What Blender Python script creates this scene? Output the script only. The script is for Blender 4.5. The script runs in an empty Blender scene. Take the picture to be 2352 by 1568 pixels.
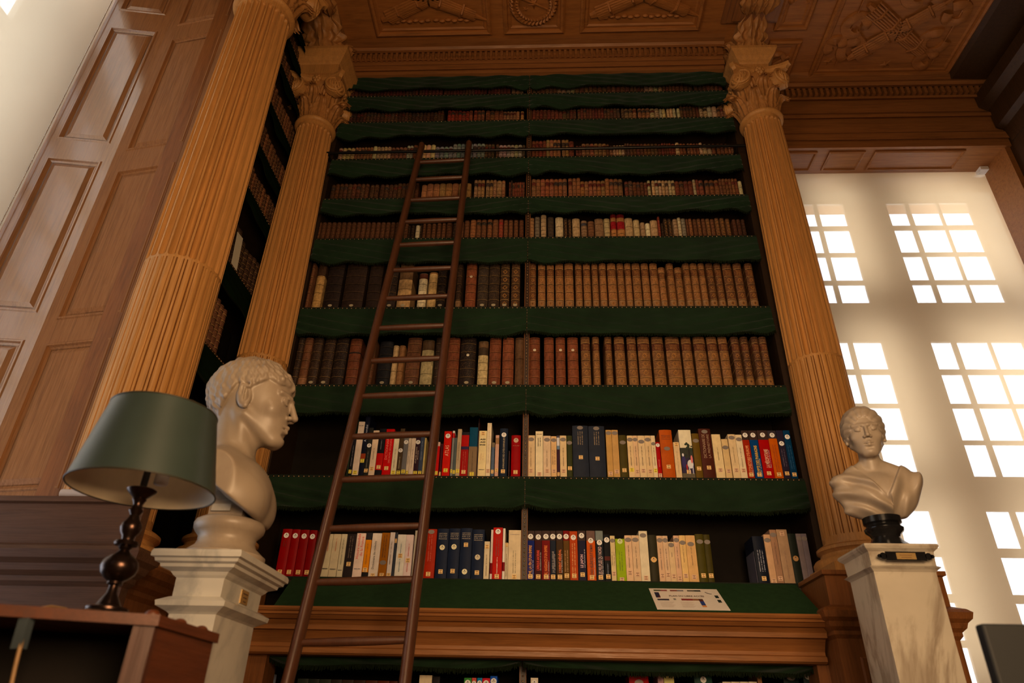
LIGHT=(76,19,0,3,5.2,2)
import bpy, bmesh, math, random
import numpy as np
from mathutils import Vector, Matrix, noise
random.seed(7)
SC=bpy.context.scene
COL=SC.collection
PI=math.pi
# ------------------------------------------------------------------ camera model (2352x1568, 24 mm lens)
F=1568.0; PT=math.radians(29.7); YW=math.radians(-2.86); RL=math.radians(1.36); CZ=1.1
def _ax():
    f=(math.sin(YW)*math.cos(PT),math.cos(YW)*math.cos(PT),math.sin(PT))
    r=(math.cos(YW),-math.sin(YW),0.0)
    u=(r[1]*f[2]-r[2]*f[1], r[2]*f[0]-r[0]*f[2], r[0]*f[1]-r[1]*f[0])
    c,s=math.cos(RL),math.sin(RL)
    return [c*a+s*b for a,b in zip(r,u)],[c*b-s*a for a,b in zip(r,u)],f
R_,U_,F_=_ax()
def ray(x,y):
    a,b=(x-1176)/F,-(y-784)/F
    return [a*R_[i]+b*U_[i]+F_[i] for i in range(3)]
def atY(x,y,Y):
    d=ray(x,y); t=Y/d[1]; return Vector((d[0]*t,Y,CZ+d[2]*t))
def atZ(x,y,Z):
    d=ray(x,y); t=(Z-CZ)/d[2]; return Vector((d[0]*t,d[1]*t,Z))
def el(x,y):
    d=ray(x,y); return d[2]/d[1]
def zel(x,y,Y): return CZ+el(x,y)*Y
# ------------------------------------------------------------------ colour
def lin(v):
    v/=255.0
    return v/12.92 if v<=.04045 else ((v+.055)/1.055)**2.4
GAIN=(1.25,1.55,2.3)
OK_=lambda c: (c[0]*.98,c[1]*1.08,c[2]*1.14)
def P(r,g,b,k=1.0):
    return tuple(min(.9,lin(c)*m*k) for c,m in zip((r,g,b),GAIN))
# ------------------------------------------------------------------ materials
class NT:
    def __init__(s,name):
        s.m=bpy.data.materials.new(name); s.m.use_nodes=True; s.t=s.m.node_tree; s.t.nodes.clear()
        s.o=s.n('ShaderNodeOutputMaterial')
    def n(s,t,**k):
        q=s.t.nodes.new(t)
        for a,b in k.items():
            if a=='i':
                for c,d in b.items():
                    if isinstance(d,bpy.types.NodeSocket): s.t.links.new(d,q.inputs[c])
                    else: q.inputs[c].default_value=d
            else: setattr(q,a,b)
        return q
    def ramp(s,fac,stops):
        q=s.n('ShaderNodeValToRGB',i={0:fac}); e=q.color_ramp.elements
        while len(e)<len(stops): e.new(.5)
        for x,(p,c) in zip(e,stops): x.position=p; x.color=(*c,1) if len(c)==3 else c
        return q.outputs[0]
    def noise(s,scale=(1,1,1),sc=5,det=4,rough=.6,coord='Object',dist=0):
        tc=s.n('ShaderNodeTexCoord'); mp=s.n('ShaderNodeMapping',i={0:tc.outputs[coord]}); mp.inputs['Scale'].default_value=scale
        return s.n('ShaderNodeTexNoise',i={'Vector':mp.outputs[0],'Scale':sc,'Detail':det,'Roughness':rough,'Distortion':dist}).outputs[0]
    def bsdf(s,col,rough=.5,metal=0,spec=.5,bump=None,bs=.2,bd=.01,**kw):
        b=s.n('ShaderNodeBsdfPrincipled')
        for a,v in (('Base Color',col),('Roughness',rough),('Metallic',metal),('Specular IOR Level',spec)):
            if isinstance(v,bpy.types.NodeSocket): s.t.links.new(v,b.inputs[a])
            else: b.inputs[a].default_value=(*v,1) if isinstance(v,tuple) and len(v)==3 else v
        for a,v in kw.items(): b.inputs[a.replace('_',' ')].default_value=v
        if bump is not None:
            bn=s.n('ShaderNodeBump',i={'Height':bump,'Strength':bs,'Distance':bd}); s.t.links.new(bn.outputs[0],b.inputs['Normal'])
        return b
    def done(s,sh):
        s.t.links.new(sh.outputs[0],s.o.inputs[0]); return s.m
def mixc(a,b,t): return tuple(x+(y-x)*t for x,y in zip(a,b))
def wood(name,c,dark=.45,rough=.42,sc=(14,14,.9),spec=.4,coat=0,cior=1.5,crough=.25,bump=.16):
    n=NT(name); f=n.noise(sc,3.2,6,.62,dist=.4); g=n.noise(tuple(60 if q>2 else 2 for q in sc),4,3,.7)
    c1=n.ramp(f,[(.28,tuple(x*(.45+.55*dark) for x in c)),(.5,c),(.75,tuple(min(.9,x*1.15) for x in c))])
    c2=n.ramp(g,[(.35,(.62,.6,.56)),(.6,(1,1,1))])
    mx=n.n('ShaderNodeMix',data_type='RGBA',blend_type='MULTIPLY',i={0:.5,6:c1,7:c2})
    rr=n.ramp(g,[(.3,(rough+.18,)*3),(.7,(rough-.06,)*3)])
    return n.done(n.bsdf(mx.outputs[2],rr,spec=spec,bump=g,bs=bump,bd=.003,Coat_Weight=coat,Coat_Roughness=crough,Coat_IOR=cior))
def plain(name,c,rough=.5,metal=0,spec=.5,nz=.15,ns=20,bs=0.0,**kw):
    n=NT(name); f=n.noise((1,1,1),ns,4,.6)
    col=n.ramp(f,[(.3,tuple(x*(1-nz) for x in c)),(.7,tuple(min(.95,x*(1+nz)) for x in c))])
    return n.done(n.bsdf(col,rough,metal,spec,bump=f if bs else None,bs=bs,bd=.002,**kw))
def attrmat(name,rough=.5,nz=.25,ns=60,gilt=False,spec=.4,coat=0,sat=1.0):
    n=NT(name); a=n.n('ShaderNodeAttribute',attribute_name='col')
    f=n.noise((1,1,.6),ns,4,.65); f2=n.noise((1,1,1),9,3,.6)
    k=n.ramp(f,[(.3,(1-nz,)*3),(.7,(1+nz*.6,)*3)]); k2=n.ramp(f2,[(.3,(1-nz*.7,)*3),(.7,(1.1,)*3)])
    m1=n.n('ShaderNodeMix',data_type='RGBA',blend_type='MULTIPLY',i={0:1.0,6:a.outputs[0],7:k})
    m2=n.n('ShaderNodeMix',data_type='RGBA',blend_type='MULTIPLY',i={0:1.0,6:m1.outputs[2],7:k2})
    hs=n.n('ShaderNodeHueSaturation',i={'Saturation':sat,'Color':m2.outputs[2]}); col=hs.outputs[0]; metal=0
    if gilt:
        v=n.n('ShaderNodeTexVoronoi',i={'Scale':160.0}); tc=n.n('ShaderNodeTexCoord'); n.t.links.new(tc.outputs['Object'],v.inputs['Vector'])
        r=n.ramp(v.outputs['Distance'],[(.16,(.55,.55,.55)),(.36,(0,0,0))])
        mu=n.n('ShaderNodeMath',operation='MULTIPLY',i={0:r,1:a.outputs['Alpha']})
        m3=n.n('ShaderNodeMix',data_type='RGBA',i={0:mu.outputs[0],6:col,7:(.62,.36,.12,1)}); col=m3.outputs[2]
    return n.done(n.bsdf(col,rough,metal,spec,bump=f,bs=.15,bd=.002,Coat_Weight=coat,Coat_Roughness=.3))
def marble(name,c,vein,rough=.35,vs=2.2,va=.5,sss=.0):
    n=NT(name); w=n.n('ShaderNodeTexNoise',i={'Scale':vs,'Detail':8.0,'Roughness':.62,'Distortion':1.6}); tc=n.n('ShaderNodeTexCoord')
    mp=n.n('ShaderNodeMapping',i={0:tc.outputs['Object']}); mp.inputs['Rotation'].default_value=(.5,.7,.3); mp.inputs['Scale'].default_value=(1,1,.45)
    n.t.links.new(mp.outputs[0],w.inputs['Vector'])
    v=n.ramp(w.outputs[0],[(.42,(0,0,0)),(.49,(min(1,va*1.5),)*3),(.54,(0,0,0))])
    cl=n.noise((1,1,1),3.5,4,.6); base=n.ramp(cl,[(.3,tuple(x*.82 for x in c)),(.7,c)])
    mx=n.n('ShaderNodeMix',data_type='RGBA',i={0:v,6:base,7:(*vein,1)})
    return n.done(n.bsdf(mx.outputs[2],rough,spec=.45))
# ------------------------------------------------------------------ mesh builder
class MB:
    def __init__(s): s.v=[]; s.f=[]; s.mi=[]; s.c=[]; s.cur=0; s.col=None
    def add(s,vs,fs,col=None):
        o=len(s.v); s.v+= [tuple(v) for v in vs]
        for f in fs:
            s.f.append([o+i for i in f]); s.mi.append(s.cur); s.c.append(col if col is not None else s.col)
        return s
    def box(s,a,b,col=None,bev=0):
        x0,y0,z0=[min(p,q) for p,q in zip(a,b)]; x1,y1,z1=[max(p,q) for p,q in zip(a,b)]
        vs=[(x0,y0,z0),(x1,y0,z0),(x1,y1,z0),(x0,y1,z0),(x0,y0,z1),(x1,y0,z1),(x1,y1,z1),(x0,y1,z1)]
        return s.add(vs,[(0,3,2,1),(4,5,6,7),(0,1,5,4),(1,2,6,5),(2,3,7,6),(3,0,4,7)],col)
    def quad(s,a,b,c,d,col=None): return s.add([a,b,c,d],[(0,1,2,3)],col)
    def lathe(s,prof,cx=0,cy=0,n=32,col=None,cap=True,a0=0):
        vs=[];fs=[]
        for r,z in prof:
            for i in range(n):
                t=a0+2*PI*i/n; vs.append((cx+r*math.cos(t),cy+r*math.sin(t),z))
        for k in range(len(prof)-1):
            for i in range(n):
                j=(i+1)%n; fs.append((k*n+i,k*n+j,(k+1)*n+j,(k+1)*n+i))
        if cap:
            fs.append(tuple(range(n))[::-1]); L=(len(prof)-1)*n; fs.append(tuple(L+i for i in range(n)))
        return s.add(vs,fs,col)
    def sqprof(s,prof,cx,cy,hx,hy,col=None):
        """square mouldings: prof=(offset,z)"""
        vs=[];fs=[]
        for o,z in prof:
            for sx,sy in ((-1,-1),(1,-1),(1,1),(-1,1)): vs.append((cx+sx*(hx+o),cy+sy*(hy+o),z))
        for k in range(len(prof)-1):
            for i in range(4):
                j=(i+1)%4; fs.append((k*4+i,k*4+j,k*4+4+j,k*4+4+i))
        fs.append((3,2,1,0)); L=(len(prof)-1)*4; fs.append((L,L+1,L+2,L+3))
        return s.add(vs,fs,col)
    def extrude_x(s,prof,x0,x1,col=None,close=True):
        n=len(prof); vs=[(x0,y,z) for y,z in prof]+[(x1,y,z) for y,z in prof]; fs=[]
        for i in range(n if close else n-1):
            j=(i+1)%n; fs.append((i,j,n+j,n+i))
        if close: fs+= [tuple(range(n))[::-1],tuple(range(n,2*n))]
        return s.add(vs,fs,col)
    def extrude_y(s,prof,y0,y1,col=None):
        n=len(prof); vs=[(x,y0,z) for x,z in prof]+[(x,y1,z) for x,z in prof]; fs=[]
        for i in range(n):
            j=(i+1)%n; fs.append((i,j,n+j,n+i))
        fs+= [tuple(range(n))[::-1],tuple(range(n,2*n))]
        return s.add(vs,fs,col)
    def tube(s,pts,r,n=8,col=None,cap=True):
        pts=[Vector(p) for p in pts]; vs=[];fs=[]; rs=r if isinstance(r,(list,tuple)) else [r]*len(pts)
        up=None
        for k,p in enumerate(pts):
            d=(pts[min(k+1,len(pts)-1)]-pts[max(k-1,0)]).normalized()
            if up is None:
                up=Vector((0,0,1)) if abs(d.z)<.9 else Vector((1,0,0))
            a=d.cross(up).normalized(); b=a.cross(d).normalized(); up=b
            for i in range(n):
                t=2*PI*i/n; vs.append(p+(a*math.cos(t)+b*math.sin(t))*rs[k])
        for k in range(len(pts)-1):
            for i in range(n):
                j=(i+1)%n; fs.append((k*n+i,k*n+j,(k+1)*n+j,(k+1)*n+i))
        if cap: fs.append(tuple(range(n))[::-1]); fs.append(tuple((len(pts)-1)*n+i for i in range(n)))
        return s.add(vs,fs,col)
    def grid(s,nu,nv,fn,col=None,thick=0):
        vs=[fn(i/(nu-1),j/(nv-1)) for j in range(nv) for i in range(nu)]
        fs=[(j*nu+i,j*nu+i+1,(j+1)*nu+i+1,(j+1)*nu+i) for j in range(nv-1) for i in range(nu-1)]
        return s.add(vs,fs,col)
    def disc(s,c,r,n=16,axis='y',col=None,rx=None):
        rx=rx or r
        vs=[(c[0]+rx*math.cos(2*PI*i/n),c[1],c[2]+r*math.sin(2*PI*i/n)) for i in range(n)]
        return s.add(vs,[tuple(range(n))],col)
    def sphere(s,c,r,n=10,m=6,col=None,sc=(1,1,1)):
        vs=[];fs=[]
        for j in range(m+1):
            p=PI*j/m
            for i in range(n):
                t=2*PI*i/n; vs.append((c[0]+r*sc[0]*math.sin(p)*math.cos(t),c[1]+r*sc[1]*math.sin(p)*math.sin(t),c[2]+r*sc[2]*math.cos(p)))
        for j in range(m):
            for i in range(n):
                k=(i+1)%n; fs.append((j*n+i,(j+1)*n+i,(j+1)*n+k,j*n+k))
        return s.add(vs,fs,col)
    def xf(s,M,start=0):
        for i in range(start,len(s.v)): s.v[i]=tuple(M@Vector(s.v[i]))
        return s
    def build(s,name,mat,parent=None,smooth=None,loc=None,fix=True):
        me=bpy.data.meshes.new(name); me.from_pydata(s.v,[],s.f)
        mats=mat if isinstance(mat,(list,tuple)) else [mat]
        for m in mats: me.materials.append(m)
        if len(mats)>1: me.polygons.foreach_set('material_index',s.mi)
        if any(c is not None for c in s.c):
            at=me.color_attributes.new('col','FLOAT_COLOR','CORNER'); buf=[]
            for f,c in zip(s.f,s.c):
                c=c or (.5,.5,.5); c=tuple(c)+((0.0,) if len(c)==3 else ())
                buf+= list(c)*len(f)
            at.data.foreach_set('color',buf)
        if fix:
            bm=bmesh.new(); bm.from_mesh(me); bmesh.ops.recalc_face_normals(bm,faces=bm.faces); bm.to_mesh(me); bm.free()
        if smooth is not None:
            me.shade_smooth()
            if smooth<180: me.set_sharp_from_angle(angle=math.radians(smooth))
        me.update()
        o=bpy.data.objects.new(name,me); COL.objects.link(o)
        if loc is not None: o.location=loc
        if parent is not None: o.parent=parent
        return o
def empty(name,label=None,cat=None,loc=(0,0,0),rz=0,group=None):
    o=bpy.data.objects.new(name,None); o.empty_display_size=.1; COL.objects.link(o); o.location=loc; o.rotation_euler=(0,0,rz)
    tag(o,label,cat,group); return o
def tag(o,label=None,cat=None,group=None,kind=None):
    if label: o['label']=label
    if cat: o['category']=cat
    if group: o['group']=group
    if kind: o['kind']=kind
    return o
def struct(name,mb,mat,parent=None,smooth=None):
    o=mb.build(name,mat,parent,smooth)
    if parent is None: o['kind']='structure'
    return o
def local(mb,o): # shift mesh so that it can be parented to an un-rotated empty
    for i,v in enumerate(mb.v): mb.v[i]=tuple(Vector(v)-o.location)
    return mb
# ------------------------------------------------------------------ materials used
OAK=wood('oak',OK_(P(176,112,50)),dark=.75)
OAKD=wood('oak_dark',OK_(P(128,70,26)),rough=.4)
OAKCEIL=wood('oak_ceiling',OK_(P(150,84,30)),sc=(1.2,9,9),rough=.5)
OAKX=wood('oak_horizontal',OK_(P(140,80,32)),sc=(.9,14,14),rough=.4)
OAKY=wood('oak_depth',OK_(P(128,72,30)),sc=(14,.9,14))
SHUT=wood('shutter_oak',OK_(P(144,88,42)),rough=.40,spec=.5,coat=1.0,sc=(20,20,.8),cior=2.1,crough=.12)
SHUT2=wood('shutter_oak_matt',OK_(P(142,86,42)),rough=.5,spec=.2,coat=.0,sc=(20,20,.8))
OAKVD=wood('oak_shadowed',OK_(P(84,46,18,.55)))  # darkened oak copy: corner vignette and gap shade put into the colour
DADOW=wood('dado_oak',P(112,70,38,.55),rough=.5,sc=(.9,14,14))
OAKEDGE=wood('oak_capital',OK_(P(160,98,42)),sc=(6,6,6))
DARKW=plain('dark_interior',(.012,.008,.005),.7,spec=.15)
GREEN=plain('green_baize',P(27,42,18,.9),.85,spec=.15,nz=.25,ns=6,Sheen_Weight=.15)
FRINGE=plain('green_fringe',P(30,34,14,.6),.95,spec=.05,nz=.3,ns=80)
BRASS=plain('brass',(.55,.38,.2),.3,1.0)
LADW=wood('ladder_wood',P(100,54,25,.6),sc=(9,9,1.2),rough=.35,spec=.6,coat=.35)
MARB=marble('white_marble',(.52,.49,.43),(.30,.29,.27),.3,1.6,.45)
BUSTL=marble('bust_marble',(.33,.26,.19),(.24,.18,.13),.42,3.0,.25)
BUSTR=marble('bust_marble_grey',(.40,.325,.25),(.29,.235,.18),.42,3.0,.2)
BLKM=plain('black_marble',(.012,.011,.011),.18,nz=.5,ns=9)
BRONZE=plain('bronze',(.05,.028,.02),.28,.9,nz=.2)
# ------------------------------------------------------------------ room shell
ZC=5.60; XR_=3.5; YB=3.85; YG=4.12
def wallmesh(a,b,mat,name):
    struct(name,MB().box(a,b),mat)
wallmesh((-3.12,-3.1,-.1),(3.6,4.6,0),wood('floor_oak',P(120,75,38),sc=(1,9,9)),'floor')
ceil=struct('ceiling',MB().box((-2.99,-3.1,ZC),(3.6,4.6,ZC+.1)),OAKCEIL)
PLAST=plain('wall_panel_plaster',P(120,92,60),.6)
m=MB().box((-3.12,-3.1,0),(-2.96,.25,ZC)).box((-3.12,.25,0),(-2.96,2.86,.6)); struct('wall_left',m,OAKD)
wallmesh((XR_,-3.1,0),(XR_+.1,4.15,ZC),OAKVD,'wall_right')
wallmesh((-3.12,-3.1,0),(3.6,-3.0,ZC),PLAST,'wall_front')
# back wall behind the bookcase, with the opening of the right window
WX0,WX1,WZ0,WZ1=1.80,3.46,.55,4.98
m=MB().box((-2.1,YB,0),(WX0,YB+.12,ZC)).box((WX0,YB,WZ1+.01),(XR_,YB+.12,ZC)).box((WX0,YB,0),(XR_,YB+.12,WZ0))
struct('wall_back',m,OAKD)
struct('wall_west',MB().box((-2.15,2.76,0),(-2.05,3.97,ZC)),OAKD)
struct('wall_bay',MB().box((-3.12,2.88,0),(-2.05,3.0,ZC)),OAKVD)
# right window: embrasure (soffit with sunk panels and jamb)
m=MB(); m.box((WX0-.06,YB,WZ1),(XR_,4.62,WZ1+.05)); m.box((WX0-.06,YB,WZ0-.05),(XR_,4.62,WZ0))
m.box((WX0-.08,YB,WZ0),(WX0,4.62,WZ1)); m.box((WX1,YB,WZ0),(XR_,4.15,WZ1)); m.box((3.80,4.15,WZ0),(3.88,4.62,WZ1)); m.box((XR_,4.10,WZ1),(3.88,4.62,WZ1+.05)); m.box((XR_,4.10,WZ0-.05),(3.88,4.62,WZ0))
emb=struct('trim_1',m,OAKX)
def ring(m,x0,x1,y0,y1,z,prof,down=-1):
    """picture-frame moulding on a ceiling: prof=(inset,drop)"""
    k0=len(m.v); n=len(prof)
    vs=[];fs=[]
    for ins,dr in prof:
        vs+=[(x0+ins,y0+ins,z+down*dr),(x1-ins,y0+ins,z+down*dr),(x1-ins,y1-ins,z+down*dr),(x0+ins,y1-ins,z+down*dr)]
    for k in range(n-1):
        for i in range(4):
            j=(i+1)%4; fs.append((k*4+i,k*4+j,k*4+4+j,k*4+4+i))
    L=(n-1)*4; fs.append((L,L+1,L+2,L+3)); m.add(vs,fs)
m=MB()
for a,b in ((1.86,2.10),(2.19,2.46),(2.53,3.2)):
    ring(m,a,b,YB+.03,YG-.04,WZ1,[(0,0),(0,.012),(.012,.016),(.02,.004),(.03,.004)])
struct('soffit_panel',m,OAKX,emb)
# ------------------------------------------------------------------ cornices (profiles of Y,Z swept along X)
def cornice(name,prof,x0,x1,mat,dent=None,yb=None):
    m=MB(); pr=prof+[(yb,prof[-1][1]),(yb,prof[0][1])]
    m.extrude_x(pr,x0,x1); o=struct(name,m,mat)
    if dent:
        y,z0,z1,st,w=dent; d=MB(); x=x0+.03
        while x<x1-.03: d.box((x,y-.02,z0),(x+w,y+.02,z1)); x+=st
        d.build('dentil_course',mat,o)
    return o
E_=lambda y,Y,x=2000: zel(x,y,Y)
prof=[]
for y,Y in ((338,3.83),(322,3.83),(320,3.80),(306,3.80),(304,3.825),(272,3.825),(269,3.79),(262,3.785),(258,3.815),(230,3.81),(226,3.77),(221,3.765),(219,3.79),(203,3.79),(201,3.75),(196,3.72),(188,3.70),(184,3.715),(176,3.69),(171,3.675)):
    prof.append((Y,E_(y,Y)))
prof=[(y,min(z,ZC-.001)) for y,z in prof]; prof.append((3.66,ZC-.0005))
cornice('trim_2',prof,1.62,3.5,OAKX,dent=(3.77,E_(219,3.77),E_(204,3.77),.044,.022),yb=3.852)
prof=[]
for y,Y in ((166,3.46),(158,3.455),(156,3.43),(146,3.43),(144,3.445),(135,3.44),(133,3.42),(117,3.42),(115,3.39),(110,3.37),(103,3.355),(100,3.37),(92,3.35),(84,3.34),(80,3.325)):
    prof.append((Y,min(zel(1210,y,Y),ZC-.001)))
prof.append((3.30,ZC-.0005))
cornice('trim_3',prof,-1.5,1.36,OAKX,dent=(3.415,zel(1210,131,3.415),zel(1210,119,3.415),.04,.02),yb=3.845)
# cornice return on the right wall
prof=[(x,z) for x,z in ((3.49,4.98),(3.47,5.1),(3.42,5.12),(3.42,5.3),(3.36,5.34),(3.36,5.45),(3.9,5.5),(3.18,5.56),(3.12,5.5995),(3.5,5.5995),(3.5,4.98))]
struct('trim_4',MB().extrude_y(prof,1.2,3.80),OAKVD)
# beams over the column lines
for k,(xa,xb,ya) in enumerate(((1.36,1.66,3.16),(-1.76,-1.46,2.75))):
    m=MB().box((xa,.8,5.535),(xb,ya,ZC-.001)); m.box((xa-.03,.8,5.56),(xb+.03,ya+.03,ZC-.002)); m.box((xa-.06,.8,5.58),(xb+.06,ya+.05,ZC-.0005))
    struct('trim_%d'%(5+k),m,OAKY)
# ------------------------------------------------------------------ coffers with carving
CP=[(0,0),(.0,.018),(.014,.028),(.03,.022),(.034,.008),(.05,.012),(.062,.003),(.07,.003)]
def star(m,x,y,z,r,h=.014,a=0):
    vs=[(x,y,z-h)]+[(x+(r if i%2==0 else r*.4)*math.cos(a+PI*i/5),y+(r if i%2==0 else r*.4)*math.sin(a+PI*i/5),z) for i in range(10)]
    m.add(vs,[(0,1+i,1+(i+1)%10) for i in range(10)])
def fasces(m,x,y,z,L,a,r=.042):
    d=Vector((math.cos(a),math.sin(a),0)); nn=Vector((-d.y,d.x,0)); c=Vector((x,y,z-.012))
    for i in range(7):
        o=(i-3)/3*r; dz=-.022*math.cos((i-3)/3*1.3)
        p=c+nn*o+Vector((0,0,dz)); m.tube([p-d*L*.5+nn*o*.15,p,p+d*L*.5-nn*o*.25],.0095,6)
    for t in (-.36,-.12,.12,.36):
        p=c+d*L*t; m.tube([p-nn*(r+.012),p+Vector((0,0,-.036)),p+nn*(r+.012)],.011,6)
    p=c+d*L*.5; m.tube([p,p+d*L*.14],[.02,.006],6); p=c-d*L*.5; m.tube([p,p-d*.05],[.03,.02],6)
def ribbon(m,pts,w,z,amp=.018):
    pts=[Vector((p[0],p[1],0)) for p in pts]; n=len(pts); vs=[];fs=[]
    for i,p in enumerate(pts):
        d=(pts[min(i+1,n-1)]-pts[max(i-1,0)]).normalized(); q=Vector((-d.y,d.x,0))
        h=.016+amp*(.5+.5*math.sin(i*1.1))
        for s in (-1,0,1): vs.append((p.x+q.x*w*s*.5,p.y+q.y*w*s*.5,z-(h if s==0 else h*.55 if s<0 else h*.8)))
        for s in (-1,1): vs.append((p.x+q.x*w*s*.55,p.y+q.y*w*s*.55,z))
    for i in range(n-1):
        a=i*5;b=a+5
        for u,v in ((3,0),(0,1),(1,2),(2,4)): fs.append((a+u,a+v,b+v,b+u))
    m.add(vs,fs)
def curl(x,y,r,a0,turns,n=14,grow=.25):
    return [(x+(r*(1-grow*i/n))*math.cos(a0+turns*2*PI*i/n),y+(r*(1-grow*i/n))*math.sin(a0+turns*2*PI*i/n)) for i in range(n+1)]
def wreath(m,x,y,z,R):
    for i in range(34):
        t=2*PI*i/34
        for s in (-1,1):
            a=t+PI/2+s*.6; p=Vector((x+R*math.cos(t),y+R*math.sin(t),z-.012)); d=Vector((math.cos(a),math.sin(a),0))
            m.tube([p-d*.01,p+d*.03+Vector((0,0,-.02)),p+d*.06],[.004,.013,.002],5)
    m.tube([(x+R*math.cos(t*.2617),y+R*math.sin(t*.2617),z-.012) for t in range(25)],.012,6)
def coffer(x0,x1,y0,y1,kind):
    m=MB(); ring(m,x0,x1,y0,y1,ZC,CP); o=struct('coffer_frame',m,OAKCEIL,ceil)
    r=MB(); cx,cy=(x0+x1)/2,(y0+y1)/2; z=ZC-.003; w=x1-x0
    if kind=='fasces':
        cy=y1-.30
        fasces(r,cx,cy,z,w*.8,.42); fasces(r,cx,cy,z,w*.8,-.42)
        for s in (-1,1):
            ribbon(r,curl(cx+s*w*.2,cy-.16,.07,0,1.1),.05,z)
            for i in range(6): r.sphere((cx+s*(.04+.05*i),cy-.02-.19-.01*(i%2),z-.005),.026,8,5,sc=(1,.8,.8))
            for i in range(7): r.sphere((cx+s*(.03+.045*i),cy+.175+.008*(i%2),z-.005),.02,8,5,sc=(1.2,.7,.8))
        r.sphere((cx,cy-.17,z-.01),.06,10,6); r.sphere((cx+.03,cy-.19,z-.03),.035,8,6)
    elif kind=='wreath':
        cy=y1-.245; wreath(r,cx,cy,z,.135); star(r,cx,cy+.01,z,.05,.02,.3); star(r,cx-.06,cy+.05,z,.025); star(r,cx+.055,cy-.05,z,.025)
        r.tube([(cx-.1,cy-.04,z-.01),(cx,cy,z-.015),(cx+.1,cy+.05,z-.01)],.006,6)
    elif kind=='big':
        cy=y1-.40; fasces(r,cx-.02,cy,z,.62,.62,.05); fasces(r,cx-.02,cy,z,.62,-.72,.05)
        for i in range(9): r.tube([(cx-.02-.3+.012*i,cy-.02+.012*i,z-.02),(cx-.22+.012*i,cy+.2,z-.012)],.008,5)
        for px,py,rad,a0,tu in ((-.33,-.05,.085,1,.9),(-.28,.16,.09,2,.8),(.28,.1,.1,0,.8),(.33,-.12,.08,4,.9),(0,-.30,.1,1,.9),(.17,-.3,.09,3,.9),(-.42,.12,.06,2,.7),(.3,.25,.07,1,.8)):
            ribbon(r,curl(cx+px,cy+py,rad,a0,tu),.065,z,.022)
        for px,py in ((-.42,.26),(.02,.30),(-.40,-.32),(.42,-.30)): star(r,cx+px,cy+py,z,.045,.016,.4)
        for s in (-1,1): r.tube([(cx+s*.36,y0+.12,z-.01),(cx+s*.36,y1-.1,z-.01)],.006,5)
    else:
        ribbon(r,curl(cx-.02,cy,.06,2.2,.7),.035,z); r.tube([(cx-.05,cy+.05,z-.01),(cx+.06,cy-.03,z-.014)],.012,6); star(r,cx+.06,cy+.05,z,.028)
    r.build('carved_relief',OAKCEIL,o,smooth=50)
def cz(x,y): return atZ(x,y,ZC)
ya=cz(1210,75).y
xl,xr=cz(866,82).x,cz(1130,75).x; coffer(xl,xr,ya-.95,ya,'fasces')
xl,xr=cz(1158,75).x,cz(1296,75).x; coffer(xl,xr,ya-.62,ya,'wreath')
xl,xr=cz(1331,73).x,cz(1606,66).x; coffer(xl,xr,ya-.95,ya,'fasces')
yb=cz(2000,172).y
xl,xr=cz(1854,173).x,cz(2176,169).x; coffer(xl,xr,yb-1.1,yb,'big')
xs=cz(1816,163).x; coffer(xs-.24,xs,cz(1850,90).y,yb,'small'); coffer(xs-.24,xs,yb-.95,cz(1859,66).y,'small')
xs=cz(2203,168).x; coffer(xs,xs+.26,cz(2254,90).y,yb,'small'); coffer(xs,xs+.26,yb-.95,cz(2274,66).y,'small')
# ------------------------------------------------------------------ windows
GLASS=None
def glassmat():
    n=NT('window_glass'); a=n.n('ShaderNodeBsdfTransparent',i={0:(.93,.96,1,1)}); b=n.n('ShaderNodeBsdfGlossy',i={1:.05})
    return n.done(n.n('ShaderNodeMixShader',i={0:.06,1:a.outputs[0],2:b.outputs[0]}))
GLASS=glassmat()
FRAME=plain('window_frame_paint',(.34,.27,.19),.6)
def blindmat(name,tc,tr,op):
    n=NT(name); f=n.noise((1,1,1),1.6,3,.5)
    c=n.ramp(f,[(.3,tuple(x*.92 for x in tc)),(.7,tc)])
    t=n.n('ShaderNodeBsdfTranslucent',i={0:c}); d=n.n('ShaderNodeBsdfDiffuse',i={0:(.62,.48,.3,1)})
    m1=n.n('ShaderNodeMixShader',i={0:.3,1:t.outputs[0],2:d.outputs[0]})
    tp=n.n('ShaderNodeBsdfTransparent',i={0:(1,1,1,1)})
    return n.done(n.n('ShaderNodeMixShader',i={0:op,1:m1.outputs[0],2:tp.outputs[0]}))
BLIND=blindmat('blind_fabric',(.86,.59,.33),None,.24)
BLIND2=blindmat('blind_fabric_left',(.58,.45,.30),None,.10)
CHROME=plain('blind_chain',(.75,.74,.72),.25,1.0)
WHITEP=plain('white_plastic',(.72,.72,.72),.4)
def window(name,xs,zs,y,x0,x1,z0,z1,bar,depth):
    """xs, zs: lists of (a,b) pane intervals"""
    m=MB(); cur=x0
    X=[x0]+[v for p in xs for v in p]+[x1]; Z=[z0]+[v for p in zs for v in p]+[z1]
    for i in range(0,len(X),2):
        m.box((X[i],y,z0),(X[i+1],y+depth*(1.6 if X[i+1]-X[i]>.06 else 1),z1))
    for j in range(0,len(Z),2):
        for a,b in xs:
            m.box((a,y,Z[j]),(b,y+depth*(1.6 if Z[j+1]-Z[j]>.06 else 1),Z[j+1]))
    o=struct(name,m,FRAME)
    for a,b in xs:
        for c,d in zs:
            MB().box((a,y+depth*.4,c),(b,y+depth*.4+.004,d)).build('pane',GLASS,o)
    return o
# right window: panes measured on the plane of the frame
YW_=4.36
gx=lambda x,y: atY(x,y,YW_).x
gz=lambda x,y: atY(x,y,YW_).z
def iv(a,b,row): return (gx(a,row),gx(b,row))
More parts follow.
